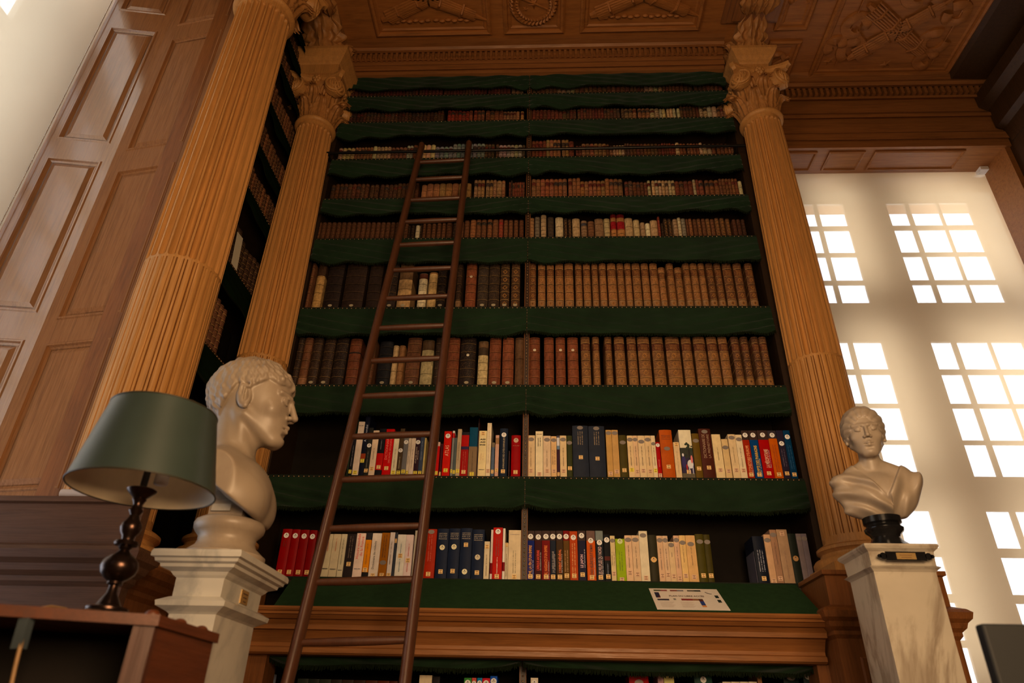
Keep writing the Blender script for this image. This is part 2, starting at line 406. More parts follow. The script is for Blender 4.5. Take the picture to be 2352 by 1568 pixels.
# columns at row y~640 of the upper block
xs=[(gx(1775,640),gx(1815,640)),(gx(1825,640),gx(1880,640)),(gx(1890,670),gx(1912,670)),(gx(1923.5,640),gx(1984,640)),(gx(2091,640),gx(2136,640)),(gx(2147,640),gx(2214,640)),(gx(2221,640),gx(2284,640))]
xs=[(gx(1868,640),gx(1910,640)),(gx(1920.5,640),gx(1984,640)),(gx(2090,640),gx(2135,640)),(gx(2146,640),gx(2214,640)),(gx(2221,640),gx(2290,640))]
zs=[]
R2=[(695,653),(643,588),(579,527),(517,466)]
R1=[(1094,1021),(1011,937),(927,860),(848,785)]
R0=[(1568,1487),(1470,1384),(1364,1279),(1258,1173)]
for blk in (R0,R1,R2):
    for b,t in blk: zs.append((gz(2200,b),gz(2200,t)))
zs=sorted(zs)
zs=[(max(a,.62),b) for a,b in zs]
window('window_1',xs,zs,YW_,WX0-.1,3.85,.5,5.05,.02,.012)
# left window, in the wall that runs towards the camera
def atX(x,y,X):
    d=ray(x,y); t=X/d[0]; return Vector((X,d[1]*t,CZ+d[2]*t))
XW=-3.32; cA_=atX(22,55,XW); cB_=atX(14,78,XW)
ys=[(cA_.y-.42-.47*k,cA_.y-.47*k) for k in range(4)]; ys=[q for q in ys if q[0]>.1]
zz_=[(cA_.z+.03,cA_.z+.5)]+[(cB_.z-.03-.52*k-.46,cB_.z-.03-.52*k) for k in range(9)]; zz_=[q for q in zz_ if q[0]>.5]
m=MB(); Yl=[-.1]+sorted(v for p in ys for v in p)+[2.95]; Zl=[.4]+sorted(v for p in zz_ for v in p)+[cA_.z+.9]
for i in range(0,len(Yl),2): m.box((XW-.05,Yl[i],Zl[0]),(XW,Yl[i+1],Zl[-1]))
for j in range(0,len(Zl),2):
    for a_,b_ in ys: m.box((XW-.05,a_,Zl[j]),(XW,b_,Zl[j+1]))
w2=struct('window_2',m,FRAME)
for a_,b_ in ys:
    for c_,d_ in zz_: MB().box((XW-.03,a_,c_),(XW-.026,b_,d_)).build('pane',GLASS,w2)
struct('trim_7',MB().box((XW,2.84,.5),(-2.96,2.90,ZC)).box((XW,.1,.5),(-2.96,.25,ZC)).box((XW,.1,.5),(-2.96,2.9,.6)),OAKD)
def blind(label,x0,x1,y,z0,z1,mat,chain,bracket):
    o=empty('roller_blind',label,'blind',((x0+x1)/2,y,z1))
    local(MB().add([(x0,y,z0),(x1,y,z0),(x1,y,z1),(x0,y,z1)],[(0,1,2,3)]),o).build('fabric',mat,o)
    local(MB().tube([(x0,y+.03,z1+.005),(x1,y+.03,z1+.005)],.024,12),o).build('roller_tube',mat,o)
    m=MB(); cx,cy,ct,cb=chain; z=ct
    while z>cb: m.sphere((cx,cy,z),.0042,6,4); z-=.0105
    m.tube([(cx,cy,ct),(cx,cy,cb)],.0016,5); local(m,o).build('bead_chain',CHROME,o,smooth=180)
    if bracket:
        bx,by,bz=bracket; m=MB()
        m.box((bx-.10,by-.03,bz-.012),(bx+.0,by+.06,bz+.035)); m.lathe([(.0,0),(.04,0),(.044,.006),(.044,.016),(.0,.022)],0,0,20)
        st=8; M=Matrix.Translation((bx+.012,by-.004,bz-.005))@Matrix.Rotation(PI/2,4,'X'); m.xf(M,st)
        local(m,o).build('bracket',WHITEP,o,smooth=40)
    return o
blind('cream roller blind lowered over the tall bright window on the right',WX0+.01,atY(2266,396,YG).x,YG,.7,zel(2000,397,YG),BLIND,(atY(2283,405,YG-.03).x,YG-.03,zel(2283,408,YG-.03),1.0),(atY(2275,385,YG-.03).x,YG-.03,zel(2275,392,YG-.03)))
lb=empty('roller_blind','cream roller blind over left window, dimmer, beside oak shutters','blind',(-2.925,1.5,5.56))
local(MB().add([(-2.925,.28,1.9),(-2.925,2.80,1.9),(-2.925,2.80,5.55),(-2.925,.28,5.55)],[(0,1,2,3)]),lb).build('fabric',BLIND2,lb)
local(MB().tube([(-2.95,.28,5.56),(-2.95,2.80,5.56)],.024,12),lb).build('roller_tube',BLIND2,lb)
m=MB(); z=5.56
while z>1.95: m.sphere((-2.895,2.755,z),.0042,6,4); z-=.0105
m.tube([(-2.895,2.755,5.56),(-2.895,2.755,1.95)],.0016,5); local(m,lb).build('bead_chain',CHROME,lb,smooth=180)
# ------------------------------------------------------------------ shutters (left window)
def leaf_panel(w,z0,z1,panels,t=.035):
    m=MB(); m.box((0,.012,z0),(w,t,z1)); sx=.07 if w>.45 else .05
    m.box((0,0,z0),(sx,.013,z1)); m.box((w-sx,0,z0),(w,.013,z1))
    zz=[z0]+[v for p in panels for v in p]+[z1]
    for i in range(0,len(zz),2): m.box((sx,0,zz[i]),(w-sx,.013,zz[i+1]))
    for a,b in panels:
        pr=[(0,0),(.006,-.006),(.014,-.006),(.02,.006),(.03,.012),(.036,.012),(.06,.003),(.062,.003)]
        vs=[];fs=[]
        for ins,dy in pr: vs+=[(sx+ins,dy,a+ins),(w-sx-ins,dy,a+ins),(w-sx-ins,dy,b-ins),(sx+ins,dy,b-ins)]
        for k in range(len(pr)-1):
            for i in range(4):
                j=(i+1)%4; fs.append((k*4+i,k*4+j,k*4+4+j,k*4+4+i))
        L=(len(pr)-1)*4; fs.append((L,L+1,L+2,L+3)); m.add(vs,fs)
    return m
def shutter(label,A,B,panels,knob=None,mat=None):
    A=Vector(A);B=Vector(B); d=B-A; o=empty('window_shutter',label,'shutter',(A.x,A.y,0),math.atan2(d.y,d.x))
    leaf_panel(d.length,1.84,5.58,panels).build('panelled_leaf',mat or SHUT,o)
    if knob:
        m=MB().lathe([(.006,0),(.006,.02),(.013,.026),(.015,.034),(.0,.042)],0,0,14); m.xf(Matrix.Translation((knob[0],0,knob[1]))@Matrix.Rotation(PI/2,4,'X'))
        m.build('knob',plain('black_iron',(.01,.01,.01),.35,.6),o,smooth=40)
    return o
P2R=(-.722*2.75,2.75); P2L=(-.880*2.84,2.84); P1L=(-1.043*2.78,2.78)
p1=[(zel(x,y0,2.81),zel(x,y1,2.81)) for x,y0,y1 in ((100,713,366),(170,325,70),(300,30,-160))]
p1=[(1.98,zel(30,775,2.81))]+p1
p2=[(zel(x,y0,2.8),zel(x,y1,2.8)) for x,y0,y1 in ((170,1130,783),(250,728,385),(390,338,82),(470,50,-170))]
p1=[(a,min(b,5.5)) for a,b in p1 if a<5.4]; p2=[(a,min(b,5.5)) for a,b in p2 if a<5.4]
shutter('oak panelled shutter leaf beside blind chain, with pale window sheen on it',P1L,P2L,p1)
shutter('oak panelled shutter leaf between sheen-lit leaf and foreground fluted column',P2L,P2R,p2,(.035,zel(18,1057,2.83)),SHUT2)
# ------------------------------------------------------------------ columns
TS=[-1.0,-.80,-.745,-.56,-.29,0,.29,.56,.745,.80]
def shaft(m,cx,cy,z0,z1,zb,r0,rb,r1,nf=24,rot=0):
    spf=10; n=nf*spf; rows=[]
    def rad(z):
        if z<zb: return r0+(rb-r0)*((z-z0)/(zb-z0))
        t=(z-zb)/(z1-zb); return rb+(r1-rb)*(.35*t+.65*t*t)
    hw=.78*PI/nf
    zs=set()
    fw=hw*r0
    lo=z0+.03; hi=z1-.03
    for k in range(7):
        e=fw*(1-math.cos(k/6*PI/2)); zs.add(lo+e); zs.add(hi-e); zs.add(zb+.012+e)
    zs|={z0,z1,lo-.002,hi+.002,zb,zb-.002,zb+.010}
    for k in range(1,10): zs.add(lo+fw+(zb-.01-lo-fw)*k/10); zs.add(zb+.02+fw+(hi-fw-zb-.02-fw)*k/10)
    zs=sorted(zs); vs=[];fs=[]
    for z in zs:
        R=rad(z)
        for i in range(n):
            t=TS[i%spf]; tt=t/.80; d=0
            D=R*.14
            if lo<=z<=hi and abs(tt)<.999:
                if z>zb+.01:
                    e=min(z-(zb+.012),hi-z); a=1.0
                    if e<fw: a=math.sqrt(max(0,1-(1-max(e,0)/fw)**2))
                    d=D*1.15*math.sqrt(max(0,a*a-tt*tt))
                elif z<zb-.001:
                    e=z-lo; a=1.0
                    if e<fw: a=math.sqrt(max(0,1-(1-max(e,0)/fw)**2))
                    d=(D*.62 if abs(tt)>.85 else D*.10 if abs(tt)>.6 else 0) if abs(tt)<a else 0
            ang=rot+2*PI*(i//spf+(t+1)/2)/nf; vs.append((cx+(R-d)*math.cos(ang),cy+(R-d)*math.sin(ang),z))
    for k in range(len(zs)-1):
        for i in range(n):
            j=(i+1)%n; fs.append((k*n+i,k*n+j,(k+1)*n+j,(k+1)*n+i))
    return m.add(vs,fs)
def acanthus(m,cx,cy,z0,th,r0,h,w,out,nu=17,nv=18):
    ct,st=math.cos(th),math.sin(th)
    def f(u,v):
        u=u*2-1; s=v
        if s<.78: r=r0+out*.35*(s/.78)**2; z=h*s
        else:
            a=(s-.78)/.22*2.7; c=out*.42; r=r0+out*.35+c*(1-math.cos(a)); z=h*.78+c*math.sin(a)*1.1
        ww=w*(.78+.32*math.sin(PI*min(1,s*1.05)))*(1-.45*max(0,(s-.72)/.28))
        lob=abs(math.sin(s*PI*4.2)); ww*=.80+.28*lob
        x=u*ww; r+=.16*w*math.cos(u*PI*2.5)*(.4+.6*s) -.20*w*u*u + .10*w*(1-abs(u))*(1 if abs(u)<.14 else 0)
        return (cx+r*ct-x*st,cy+r*st+x*ct,z0+z+.10*w*math.sin(abs(u)*9)*(1-s))
    m.grid(nu,nv,f)
def volute(m,c,nrm,R,handed):
    """spiral scroll: c centre, nrm horizontal normal angle"""
    nx,ny=math.cos(nrm),math.sin(nrm); tx,ty=-ny,nx
    pts=[];rs=[]
    for i in range(46):
        a=i/45*2*PI*2.4; r=R*(1-.88*(i/45)**.8); b=PI/2+handed*-a
        bulge=R*.40*(i/45)
        pts.append((c[0]+tx*r*math.cos(b)+nx*bulge,c[1]+ty*r*math.cos(b)+ny*bulge,c[2]+r*math.sin(b))); rs.append(R*.17*(1-.40*i/45))
    m.tube(pts,rs,8)
    vs=[(c[0]-nx*R*.25,c[1]-ny*R*.25,c[2])];k=20
    ring_=[(c[0]+tx*R*.98*math.cos(2*PI*i/k)-nx*R*.05,c[1]+ty*R*.98*math.cos(2*PI*i/k)-ny*R*.05,c[2]+R*.98*math.sin(2*PI*i/k)) for i in range(k)]
    back=[(p[0]-nx*R*.6,p[1]-ny*R*.6,p[2]) for p in ring_]
    o=ring_+back+[(c[0]+nx*R*.3,c[1]+ny*R*.3,c[2])]
    m.add(o,[(i,(i+1)%k,k+(i+1)%k,k+i) for i in range(k)]+[(2*k,(i+1)%k,i) for i in range(k)])
def column(label,x,y,r0,rb,r1,zn,zab,zbase,zbreak,mat,rot=0,block=True,s=1.0,ped=None,bl=(0,.14)):
    o=empty('fluted_column',label,'column',(x,y,0))
    cx=cy=0
    if ped:
        m=MB(); hx,hy=ped; m.sqprof([(0,0),(0,1.50),(.012,1.515),(.012,1.53),(.03,1.545),(.045,1.565),(.05,1.585),(.02,1.60),(.0,1.605),(0,zbase-.0)],0,0,hx,hy)
        m.build('pedestal',OAKD,o)
        # sunk panel on the front
        m=MB(); pr=[(0,0),(.008,-.008),(.02,-.008),(.026,.004),(.04,.004)]
    m=MB(); b=r0*1.38
    m.sqprof([(0,zbase),(0,zbase+.04)],0,0,b,b)
    m.lathe([(b,zbase+.04),(b*1.02,zbase+.052),(b*1.02,zbase+.068),(b*.97,zbase+.082),(b*.88,zbase+.086),(b*.84,zbase+.094),(b*.83,zbase+.108),(b*.86,zbase+.116),(b*.9,zbase+.122),(b*.9,zbase+.136),(b*.85,zbase+.144),(r0*1.06,zbase+.146),(r0*1.06,zbase+.155)],0,0,48)
    m.build('base',mat,o,smooth=40)
    shaft(MB_:=MB(),0,0,zbase+.15,zn-.012,zbreak,r0,rb,r1,rot=rot); MB_.build('shaft',mat,o,smooth=35)
    r=r1; MB().lathe([(r,zn-.016),(r*1.05,zn-.014),(r*1.16,zn-.006),(r*1.19,zn+.006),(r*1.16,zn+.018),(r*1.06,zn+.024),(r*1.0,zn+.026)],0,0,48).build('necking_ring',mat,o,smooth=50)
    H=zab-zn-.03
    m=MB(); z0=zn+.02
    m.lathe([(r*.98,z0),(r*.96,z0+H*.3),(r*1.02,z0+H*.6),(r*1.2,z0+H*.82),(r*1.32,z0+H*.88),(r*1.3,z0+H*.9)],0,0,40)
    for k in range(8): acanthus(m,0,0,z0,k*PI/4+PI/8+rot*0,r*1.0,H*.44,r*.40,r*.62)
    for k in range(8): acanthus(m,0,0,z0,k*PI/4,r*.99,H*.74,r*.40,r*.70)
    for k in range(8):   # stems under the scrolls
        a=k*PI/4+PI/8; q=(round((a-PI/4)/(PI/2))*PI/2)+PI/4; d=1 if math.sin(q-a)>0 else -1
        pts=[]
        for i in range(7):
            t=i/6; rr=r*(1.1+.5*t*t); aa=a+(q-a)*.55*t*t; pts.append((rr*math.cos(aa),rr*math.sin(aa),z0+H*(.42+.40*t)))
        m.tube(pts,[r*(.07+.08*t/6) for t in range(7)],6)
        acanthus(m,0,0,z0+H*.45,a,r*1.08,H*.3,r*.20,r*.42,9,10)
    cap=m.build('capital',OAKEDGE if mat is OAK else mat,o,smooth=55)
    A=r*1.66; vr=H*.185
    for f in range(4):
        fa=f*PI/2
        for sd in (-1,1):
            na=fa+sd*.42; d=A*.93
            px=math.cos(fa)*d*.86-math.sin(fa)*sd*d*.74; py=math.sin(fa)*d*.86+math.cos(fa)*sd*d*.74
            vm=MB(); volute(vm,(px,py,z0+H*.735),na,vr,-sd); vm.build('volute',mat,cap,smooth=50)
    # abacus with concave sides
    m=MB(); out=[]
    for f in range(4):
        fa=f*PI/2
        for i in range(13):
            t=i/12*2-1; d=A*(1.0-.26*(1-t*t)) ; x_,y_=d,A*1.0*t*.90
            out.append((x_*math.cos(fa)-y_*math.sin(fa),x_*math.sin(fa)+y_*math.cos(fa)))
    n=len(out); vs=[];fs=[]
    lv=[(.93,H*.90),(.94,H*.925),(1.0,H*.965),(1.03,H*.97),(1.03,H+.012),(.9,H+.012)]
    for sc_,zz in lv: vs+=[(p[0]*sc_,p[1]*sc_,z0+zz) for p in out]
    for k in range(len(lv)-1):
        for i in range(n): j=(i+1)%n; fs.append((k*n+i,k*n+j,(k+1)*n+j,(k+1)*n+i))
    fs+=[tuple(range(n))[::-1],tuple((len(lv)-1)*n+i for i in range(n))]
    m.add(vs,fs).build('abacus',mat,o,smooth=35)
    for f in range(4):
        fa=f*PI/2; m=MB(); d=A*.78
        for q in range(6): 
            a=q*PI/3; m.sphere((math.cos(fa)*d-math.sin(fa)*r*.16*math.cos(a),math.sin(fa)*d+math.cos(fa)*r*.16*math.cos(a),z0+H*.94+r*.18*math.sin(a)),r*.13,8,6)
        m.sphere((math.cos(fa)*(d+r*.08),math.sin(fa)*(d+r*.08),z0+H*.94),r*.12,8,6)
        m.tube([(math.cos(fa)*d*.9,math.sin(fa)*d*.9,z0+H*.6),(math.cos(fa)*d*.97,math.sin(fa)*d*.97,z0+H*.88)],r*.07,6)
        m.build('fleuron',mat,o,smooth=60)
    if block:
        oy,hb=bl; zt=zab+.005; m=MB(); hy=hb
        m.sqprof([(0,zt),(0,zt+.015),(-.006,zt+.02),(-.006,zt+.10),(.004,zt+.11),(.012,zt+.125),(.03,zt+.15),(.05,zt+.19),(.055,zt+.20),(.055,zt+.225)],0,oy,hb,hy)
        m.build('entablature_block',mat,o)
        m=MB(); z1=zt+.225; zt2=ZC-.002; hh=zt2-z1
        fy=oy-hy
        m.extrude_x([(fy+.0,z1),(fy-.02,z1+hh*.4),(fy-.10,z1+hh*.8),(fy-.22,zt2),(oy+hy,zt2),(oy+hy,z1)],-hb*.9,hb*.9)
        def con(u,v):
            u=u*2-1; w=hb*1.02*(.80+.30*math.sin(v*PI*1.1+.3))*(.80+.26*abs(math.sin(v*PI*3.6)))
            x_=u*w; yy=fy-.03-.06*v-.20*v*v*v+.012*math.cos(u*PI*5)*(.6+v)+.04*u*u-.02*(1-abs(u))*(1 if abs(u)<.12 else 0); zz=z1+hh*(v**.75)*.86
            return (x_,yy,zz+.014*math.sin(abs(u)*11-v*7))
        m.grid(37,30,con)
        zb_=zt2-.085
        for q in range(4):
            y0_=fy-.20-.17*q
            for sd in (-1,0,1):
                def lf(u,v,sd=sd,y0_=y0_):
                    u=u*2-1; w=.055*(.5+.6*math.sin(PI*min(1,v*1.05)))*(.72+.36*abs(math.sin(v*PI*3.2)))
                    return (sd*hb*.62+u*w+sd*.02*v,y0_-.20*v,zb_-.035*math.sin(PI*v)-.012*math.cos(u*PI*2.5)+.03*u*u+.02*(v>.9))
                m.grid(15,15,lf)
        for sd in (-1,1):
            for k in range(2): 
                acanthus(m,sd*hb*.75,oy-hy*.2+k*hb*.9,z1,0 if sd>0 else PI,.02,hh*.95,hb*.5,.05,13,14)
        m.build('acanthus_console',OAKEDGE if mat is OAK else mat,o,smooth=55)
    return o
ZN,ZAB,ZBS,ZBR=4.755,5.15,1.752,2.88
COLR=column('fluted oak column with carved capital, right of bookcase beside bright window',1.512,3.40,.148,.143,.122,ZN,ZAB,ZBS,ZBR,OAK,rot=.05,bl=(0,.105))
COLL=column('fluted oak column behind male bust, at left end of main bookcase',-1.600,3.40,.146,.142,.120,ZN,ZAB,ZBS,ZBR,OAK,rot=.1,bl=(-.02,.15))
COLF=column('thick fluted oak column nearest the camera, behind green lamp shade',-1.672,2.55,.168,.168,.152,ZN+.055,ZAB+.12,1.585,ZBR+.02,OAK,rot=.02,bl=(0,.17))
def pedestal(label,x0,x1,y0,y1,mat,panel=None,top=1.75,name='column_pedestal',cat='pedestal'):
    o=empty(name,label,cat,((x0+x1)/2,(y0+y1)/2,0))
    m=MB().sqprof([(.02,0),(.02,.12),(0,.14),(0,1.47),(.012,1.485),(.012,1.50),(.028,1.515),(.034,1.535),(.05,1.55),(.056,1.575),(.04,1.59),(.012,1.60),(0,1.605)]+([(0,top-.023),(.012,top-.018),(.012,top)] if top>1.66 else [(0,1.45)][:0]),(x0+x1)/2,(y0+y1)/2,(x1-x0)/2,(y1-y0)/2)
    local(m,o).build('pedestal_block',mat,o)
    if panel:
        a,b,c,d=panel; pr=[(0,0),(.006,-.01),(.02,-.01),(.026,-.002),(.034,-.002)]; vs=[];fs=[]
        for ins,dy in pr: vs+=[(a+ins,y0+dy,c+ins),(b-ins,y0+dy,c+ins),(b-ins,y0+dy,d-ins),(a+ins,y0+dy,d-ins)]
        for k in range(4):
            for i in range(4):
                j=(i+1)%4; fs.append((k*4+i,k*4+j,k*4+4+j,k*4+4+i))
        fs.append((16,17,18,19)); local(MB().add(vs,fs),o).build('front_panel',mat,o)
    return o
pedestal('oak pedestal under the right column, behind grey-veined marble pedestal',1.25,1.76,3.19,3.845,OAKD,(1.33,1.68,.5,1.40))
pedestal('oak pedestal under column at left end of bookcase, behind male bust',-1.80,-1.40,3.19,3.6,OAKD)
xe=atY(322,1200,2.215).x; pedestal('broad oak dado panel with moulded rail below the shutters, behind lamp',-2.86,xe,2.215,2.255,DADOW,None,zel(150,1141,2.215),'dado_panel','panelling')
pedestal('oak pedestal under the foreground column, half hidden behind dado panel',-1.93,-1.43,2.38,2.72,OAKD,None,1.585)
# ------------------------------------------------------------------ main bookcase
SY=3.50                      # front plane of the shelves
XL,XR,XD=-1.50,1.385,-.088   # opening and centre upright
ZS=[1.746,2.275,2.815,3.342,3.876,4.219,4.583,4.948,5.223]   # shelf tops
ZV=[None,1172,953,768,601,488,399,309,246]                   # bottom of each cloth, in the photo
BC=empty('bookcase','tall oak bookcase with green cloth shelf edges and studded centre upright','bookcase',(-.05,3.66,0))
def bc(mb,name,mat,parent=None,**k):
    return local(mb,BC).build(name,mat,parent or BC,**k) if parent is None else mb.build(name,mat,parent,**k)
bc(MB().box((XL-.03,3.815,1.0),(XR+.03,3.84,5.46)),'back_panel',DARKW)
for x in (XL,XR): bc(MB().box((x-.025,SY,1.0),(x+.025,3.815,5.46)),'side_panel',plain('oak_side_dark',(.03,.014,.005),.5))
m=MB().box((XD-.014,SY+.004,1.0),(XD+.014,3.815,5.46)); dv=bc(m,'centre_upright',plain('upright_leather',(.05,.024,.012),.45,ns=40))
m=MB(); z=1.15
while z<5.44:
    if not (1.36<z<1.75): m.sphere((XD,SY+.001,z),.0042,8,4,sc=(1,.7,1))
    z+=.0215
m.xf(Matrix.Translation(-BC.location)); m.build('brass_studs',BRASS,dv,smooth=180)
m=MB().box((XD-.016,SY-.001,1.0),(XD-.0125,SY+.006,5.46)).box((XD+.0125,SY-.001,1.0),(XD+.016,SY+.006,5.46)); m.xf(Matrix.Translation(-BC.location)); m.build('edge_bead',OAKD,dv)
def nailstrip(x0,x1,z,y,parent,step=.0275):
    m=MB(); x=x0+.012
    while x<x1-.005: m.sphere((x,y-.0035,z),.0046,8,4,sc=(1,.7,1)); x+=step
    m.xf(Matrix.Translation(-BC.location)); m.build('brass_studs',BRASS,parent,smooth=180)
def valance(x0,x1,ztop,zbot,y,parent,seed,off=True):
    """cloth hung from the shelf edge, sagging between its pinned corners"""
    rnd=random.Random(seed); L=x1-x0; nu,nv=72,14; H=ztop-zbot
    a=[rnd.uniform(.6,1.3) for _ in range(6)]; ph=[rnd.uniform(0,6) for _ in range(6)]
    def f(u,v):
        x=x0+L*u; e=min(u,1-u)*L
        lift=.028*math.exp(-e/.05)*v          # pinned corners lift slightly
        zb=zbot+lift+.005*math.sin(u*9*a[0]+ph[0])
        z=ztop-(ztop-zb)*v
        # swags running from the corners
        d1=(u*L)-.9*(v*H)*2.2; d2=((1-u)*L)-.9*(v*H)*2.2
        w=.019*a[1]*math.exp(-max(0,u*L-.05)/.42)*math.sin(22*(v*H*5.0-u*L*1.1)+ph[1]) + .017*a[2]*math.exp(-max(0,(1-u)*L-.05)/.38)*math.sin(22*(v*H*5.0-(1-u)*L*1.1)+ph[2])
        w+=.008*a[3]*math.sin(u*13*a[4]+ph[3]+v*2.5)*v
        yy=y-.004-.010*v-abs(.022*v*(1-math.exp(-e/.08)))+w*min(1,v*2.2)*min(1,e/.02+.2)
        return (x,yy,z)
    m=MB(); m.grid(nu,nv,f); m.xf(Matrix.Translation(-BC.location)); o=m.build('valance',GREEN,parent,smooth=180,fix=False)
    m=MB(); n=int(L/.0065)
    for i in range(n):
        u=(i+.5)/n; p=Vector(f(u,1)); h=.017+rnd.uniform(-.004,.005); dx=rnd.uniform(-.004,.004); w=.0030
        m.add([(p.x-w,p.y,p.z+.004),(p.x+w,p.y,p.z+.004),(p.x+w*.6+dx,p.y-.002,p.z-h),(p.x-w*.6+dx,p.y-.002,p.z-h)],[(0,1,2,3)])
        if i%2: m.add([(p.x-w,p.y-.003,p.z+.004),(p.x+w,p.y-.003,p.z+.004),(p.x+w*.6-dx,p.y-.006,p.z-h*.8),(p.x-w*.6-dx,p.y-.006,p.z-h*.8)],[(0,1,2,3)])
    m.xf(Matrix.Translation(-BC.location)); m.build('fringe',FRINGE,o,fix=False)
SHELFG=plain('shelf_edge_green',P(30,34,18,.8),.7,spec=.2)
for i,z in enumerate(ZS):
    if i==0: continue
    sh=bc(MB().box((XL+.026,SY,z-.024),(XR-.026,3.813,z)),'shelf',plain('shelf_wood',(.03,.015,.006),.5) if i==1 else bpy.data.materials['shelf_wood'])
    m=MB().box((XL+.02,SY-.003,z-.022),(XR-.02,SY,z-.001)); m.xf(Matrix.Translation(-BC.location)); m.build('edge_trim',SHELFG,sh)
    nailstrip(XL+.02,XR-.02,z-.011,SY-.003,sh)
    zb=zel(1400,ZV[i],SY-.03)
    valance(XL+.02,XD-.002,z-.016,zb,SY-.004,sh,i*2); valance(XD+.002,XR-.02,z-.016,zb,SY-.004,sh,i*2+1)
# top pelmet under the cornice
tp=bc(MB().box((XL+.026,SY,5.455),(XR-.026,3.813,5.475)),'top_rail',bpy.data.materials['shelf_wood'])
nailstrip(XL+.02,XR-.02,5.447,SY-.003,tp,.03); zb=zel(1400,199,SY-.03)
valance(XL+.02,XD-.002,5.455,zb,SY-.004,tp,91); valance(XD+.002,XR-.02,5.455,zb,SY-.004,tp,92)
# bottom shelf, sloping baize board and counter cornice
bc(MB().box((XL+.026,SY+.002,1.718),(XR-.026,3.813,ZS[0])),'shelf',bpy.data.materials['shelf_wood'])
zc=zel(1210,1399,3.2)
m=MB().add([(XL+.30,3.2,zc),(1.215,3.2,zc),(1.225,SY,ZS[0]),(XL+.26,SY,ZS[0]),(XL+.30,3.2,zc-.02),(1.215,3.2,zc-.02),(1.225,SY,ZS[0]-.024),(XL+.26,SY,ZS[0]-.024)],[(0,1,2,3),(7,6,5,4),(0,4,5,1),(1,5,6,2),(2,6,7,3),(3,7,4,0)])
bc(m,'baize_slope',plain('green_baize_slope',P(36,54,24,1.05),.9,spec=.1,nz=.12,ns=30))
bc(MB().box((XL+.026,SY-.004,ZS[0]-.012),(XR-.026,SY+.003,ZS[0]+.003)),'edge_trim',SHELFG)
pr=[]
for y,Y in ((1399,3.185),(1404,3.18),(1409,3.185),(1411,3.195),(1417,3.19),(1419,3.20),(1428,3.215),(1431,3.235),(1438,3.245),(1442,3.25),(1453,3.252),(1456,3.275),(1470,3.295),(1485,3.31),(1493,3.31),(1496,3.298),(1507,3.298),(1512,3.31),(1514,3.34)):
    pr.append((Y,zel(1210,y,Y)))
pr+=[(3.40,pr[-1][1]),(3.40,pr[0][1]+.004),(3.2,pr[0][1]+.002)]
bc(MB().extrude_x(pr,-1.45,1.235),'counter_cornice',OAKX)
zo=pr[-4][1] if False else zel(1210,1514,3.34)
# lower stage
bc(MB().box((-1.45,3.36,0),(-1.25,3.5,zo)),'lower_stile',OAKD); bc(MB().box((1.20,3.34,0),(1.25,3.5,zo)),'lower_stile',OAKD)
bc(MB().box((-1.42,3.40,.98),(1.22,3.81,1.0)),'lower_shelf',bpy.data.materials['shelf_wood'])
bc(MB().box((-1.42,3.38,0.0),(1.22,3.40,.98)),'lower_front',OAKD)
valance(-1.25,XD-.002,zo+.01,zel(1210,1538,3.40),3.405,BC,77); valance(XD+.002,1.2,zo+.01,zel(1210,1538,3.40),3.405,BC,78)
# ------------------------------------------------------------------ side bookcase between the two left columns
SX=-1.735
GREEN_DIM=plain('green_baize_corner',P(22,34,14,.45),.95,spec=.03,nz=.2,ns=6)  # darker copy of the baize, the corner's shade put into its colour
SB=empty('bookcase','narrow side bookcase in the corner between the two left columns','bookcase',(-1.9,3.1,0))
def sb(mb,name,mat,**k): return local(mb,SB).build(name,mat,SB,**k)
sb(MB().box((-2.045,2.80,1.0),(-2.03,3.84,5.5)),'back_panel',DARKW)
sb(MB().box((-2.03,2.80,1.0),(SX,2.82,5.5)),'side_panel',DARKW)
sb(MB().box((-2.03,3.80,1.0),(-1.6,3.84,5.5)),'side_panel',DARKW)
for i,z in enumerate(ZS+[5.46]):
    sh=sb(MB().box((-2.03,2.82,z-.024),(SX,3.80,z)),'shelf',bpy.data.materials['shelf_wood'])
    m=MB(); y=2.81
    while y<3.75: m.sphere((SX+.004,y,z-.011),.0046,8,4,sc=(.7,1,1)); y+=.0275
    m.xf(Matrix.Translation(-SB.location)); m.build('brass_studs',BRASS,sh,smooth=180)
    H=.175 if i<4 else .12
    def f(u,v):
        yy=2.80+.98*u; e=min(u,1-u)*.98
        return (SX+.004+.02*v+.010*math.sin(20*(v*H*5-u*.98*1.1))*v*math.exp(-u*1.5)+.006*math.sin(u*14+i)*v,yy,z-.016-H*v+.03*v*math.exp(-e/.05))
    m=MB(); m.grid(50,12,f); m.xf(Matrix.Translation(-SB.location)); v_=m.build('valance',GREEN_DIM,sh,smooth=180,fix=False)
    m=MB()
    for k in range(140):
        p=f((k+.5)/140,1); w=.003; m.add([(p[0],p[1]-w,p[2]+.003),(p[0],p[1]+w,p[2]+.003),(p[0]+.002,p[1]+w*.5,p[2]-.017),(p[0]+.002,p[1]-w*.5,p[2]-.017)],[(0,1,2,3)])
    m.xf(Matrix.Translation(-SB.location)); m.build('fringe',FRINGE,v_,fix=False)
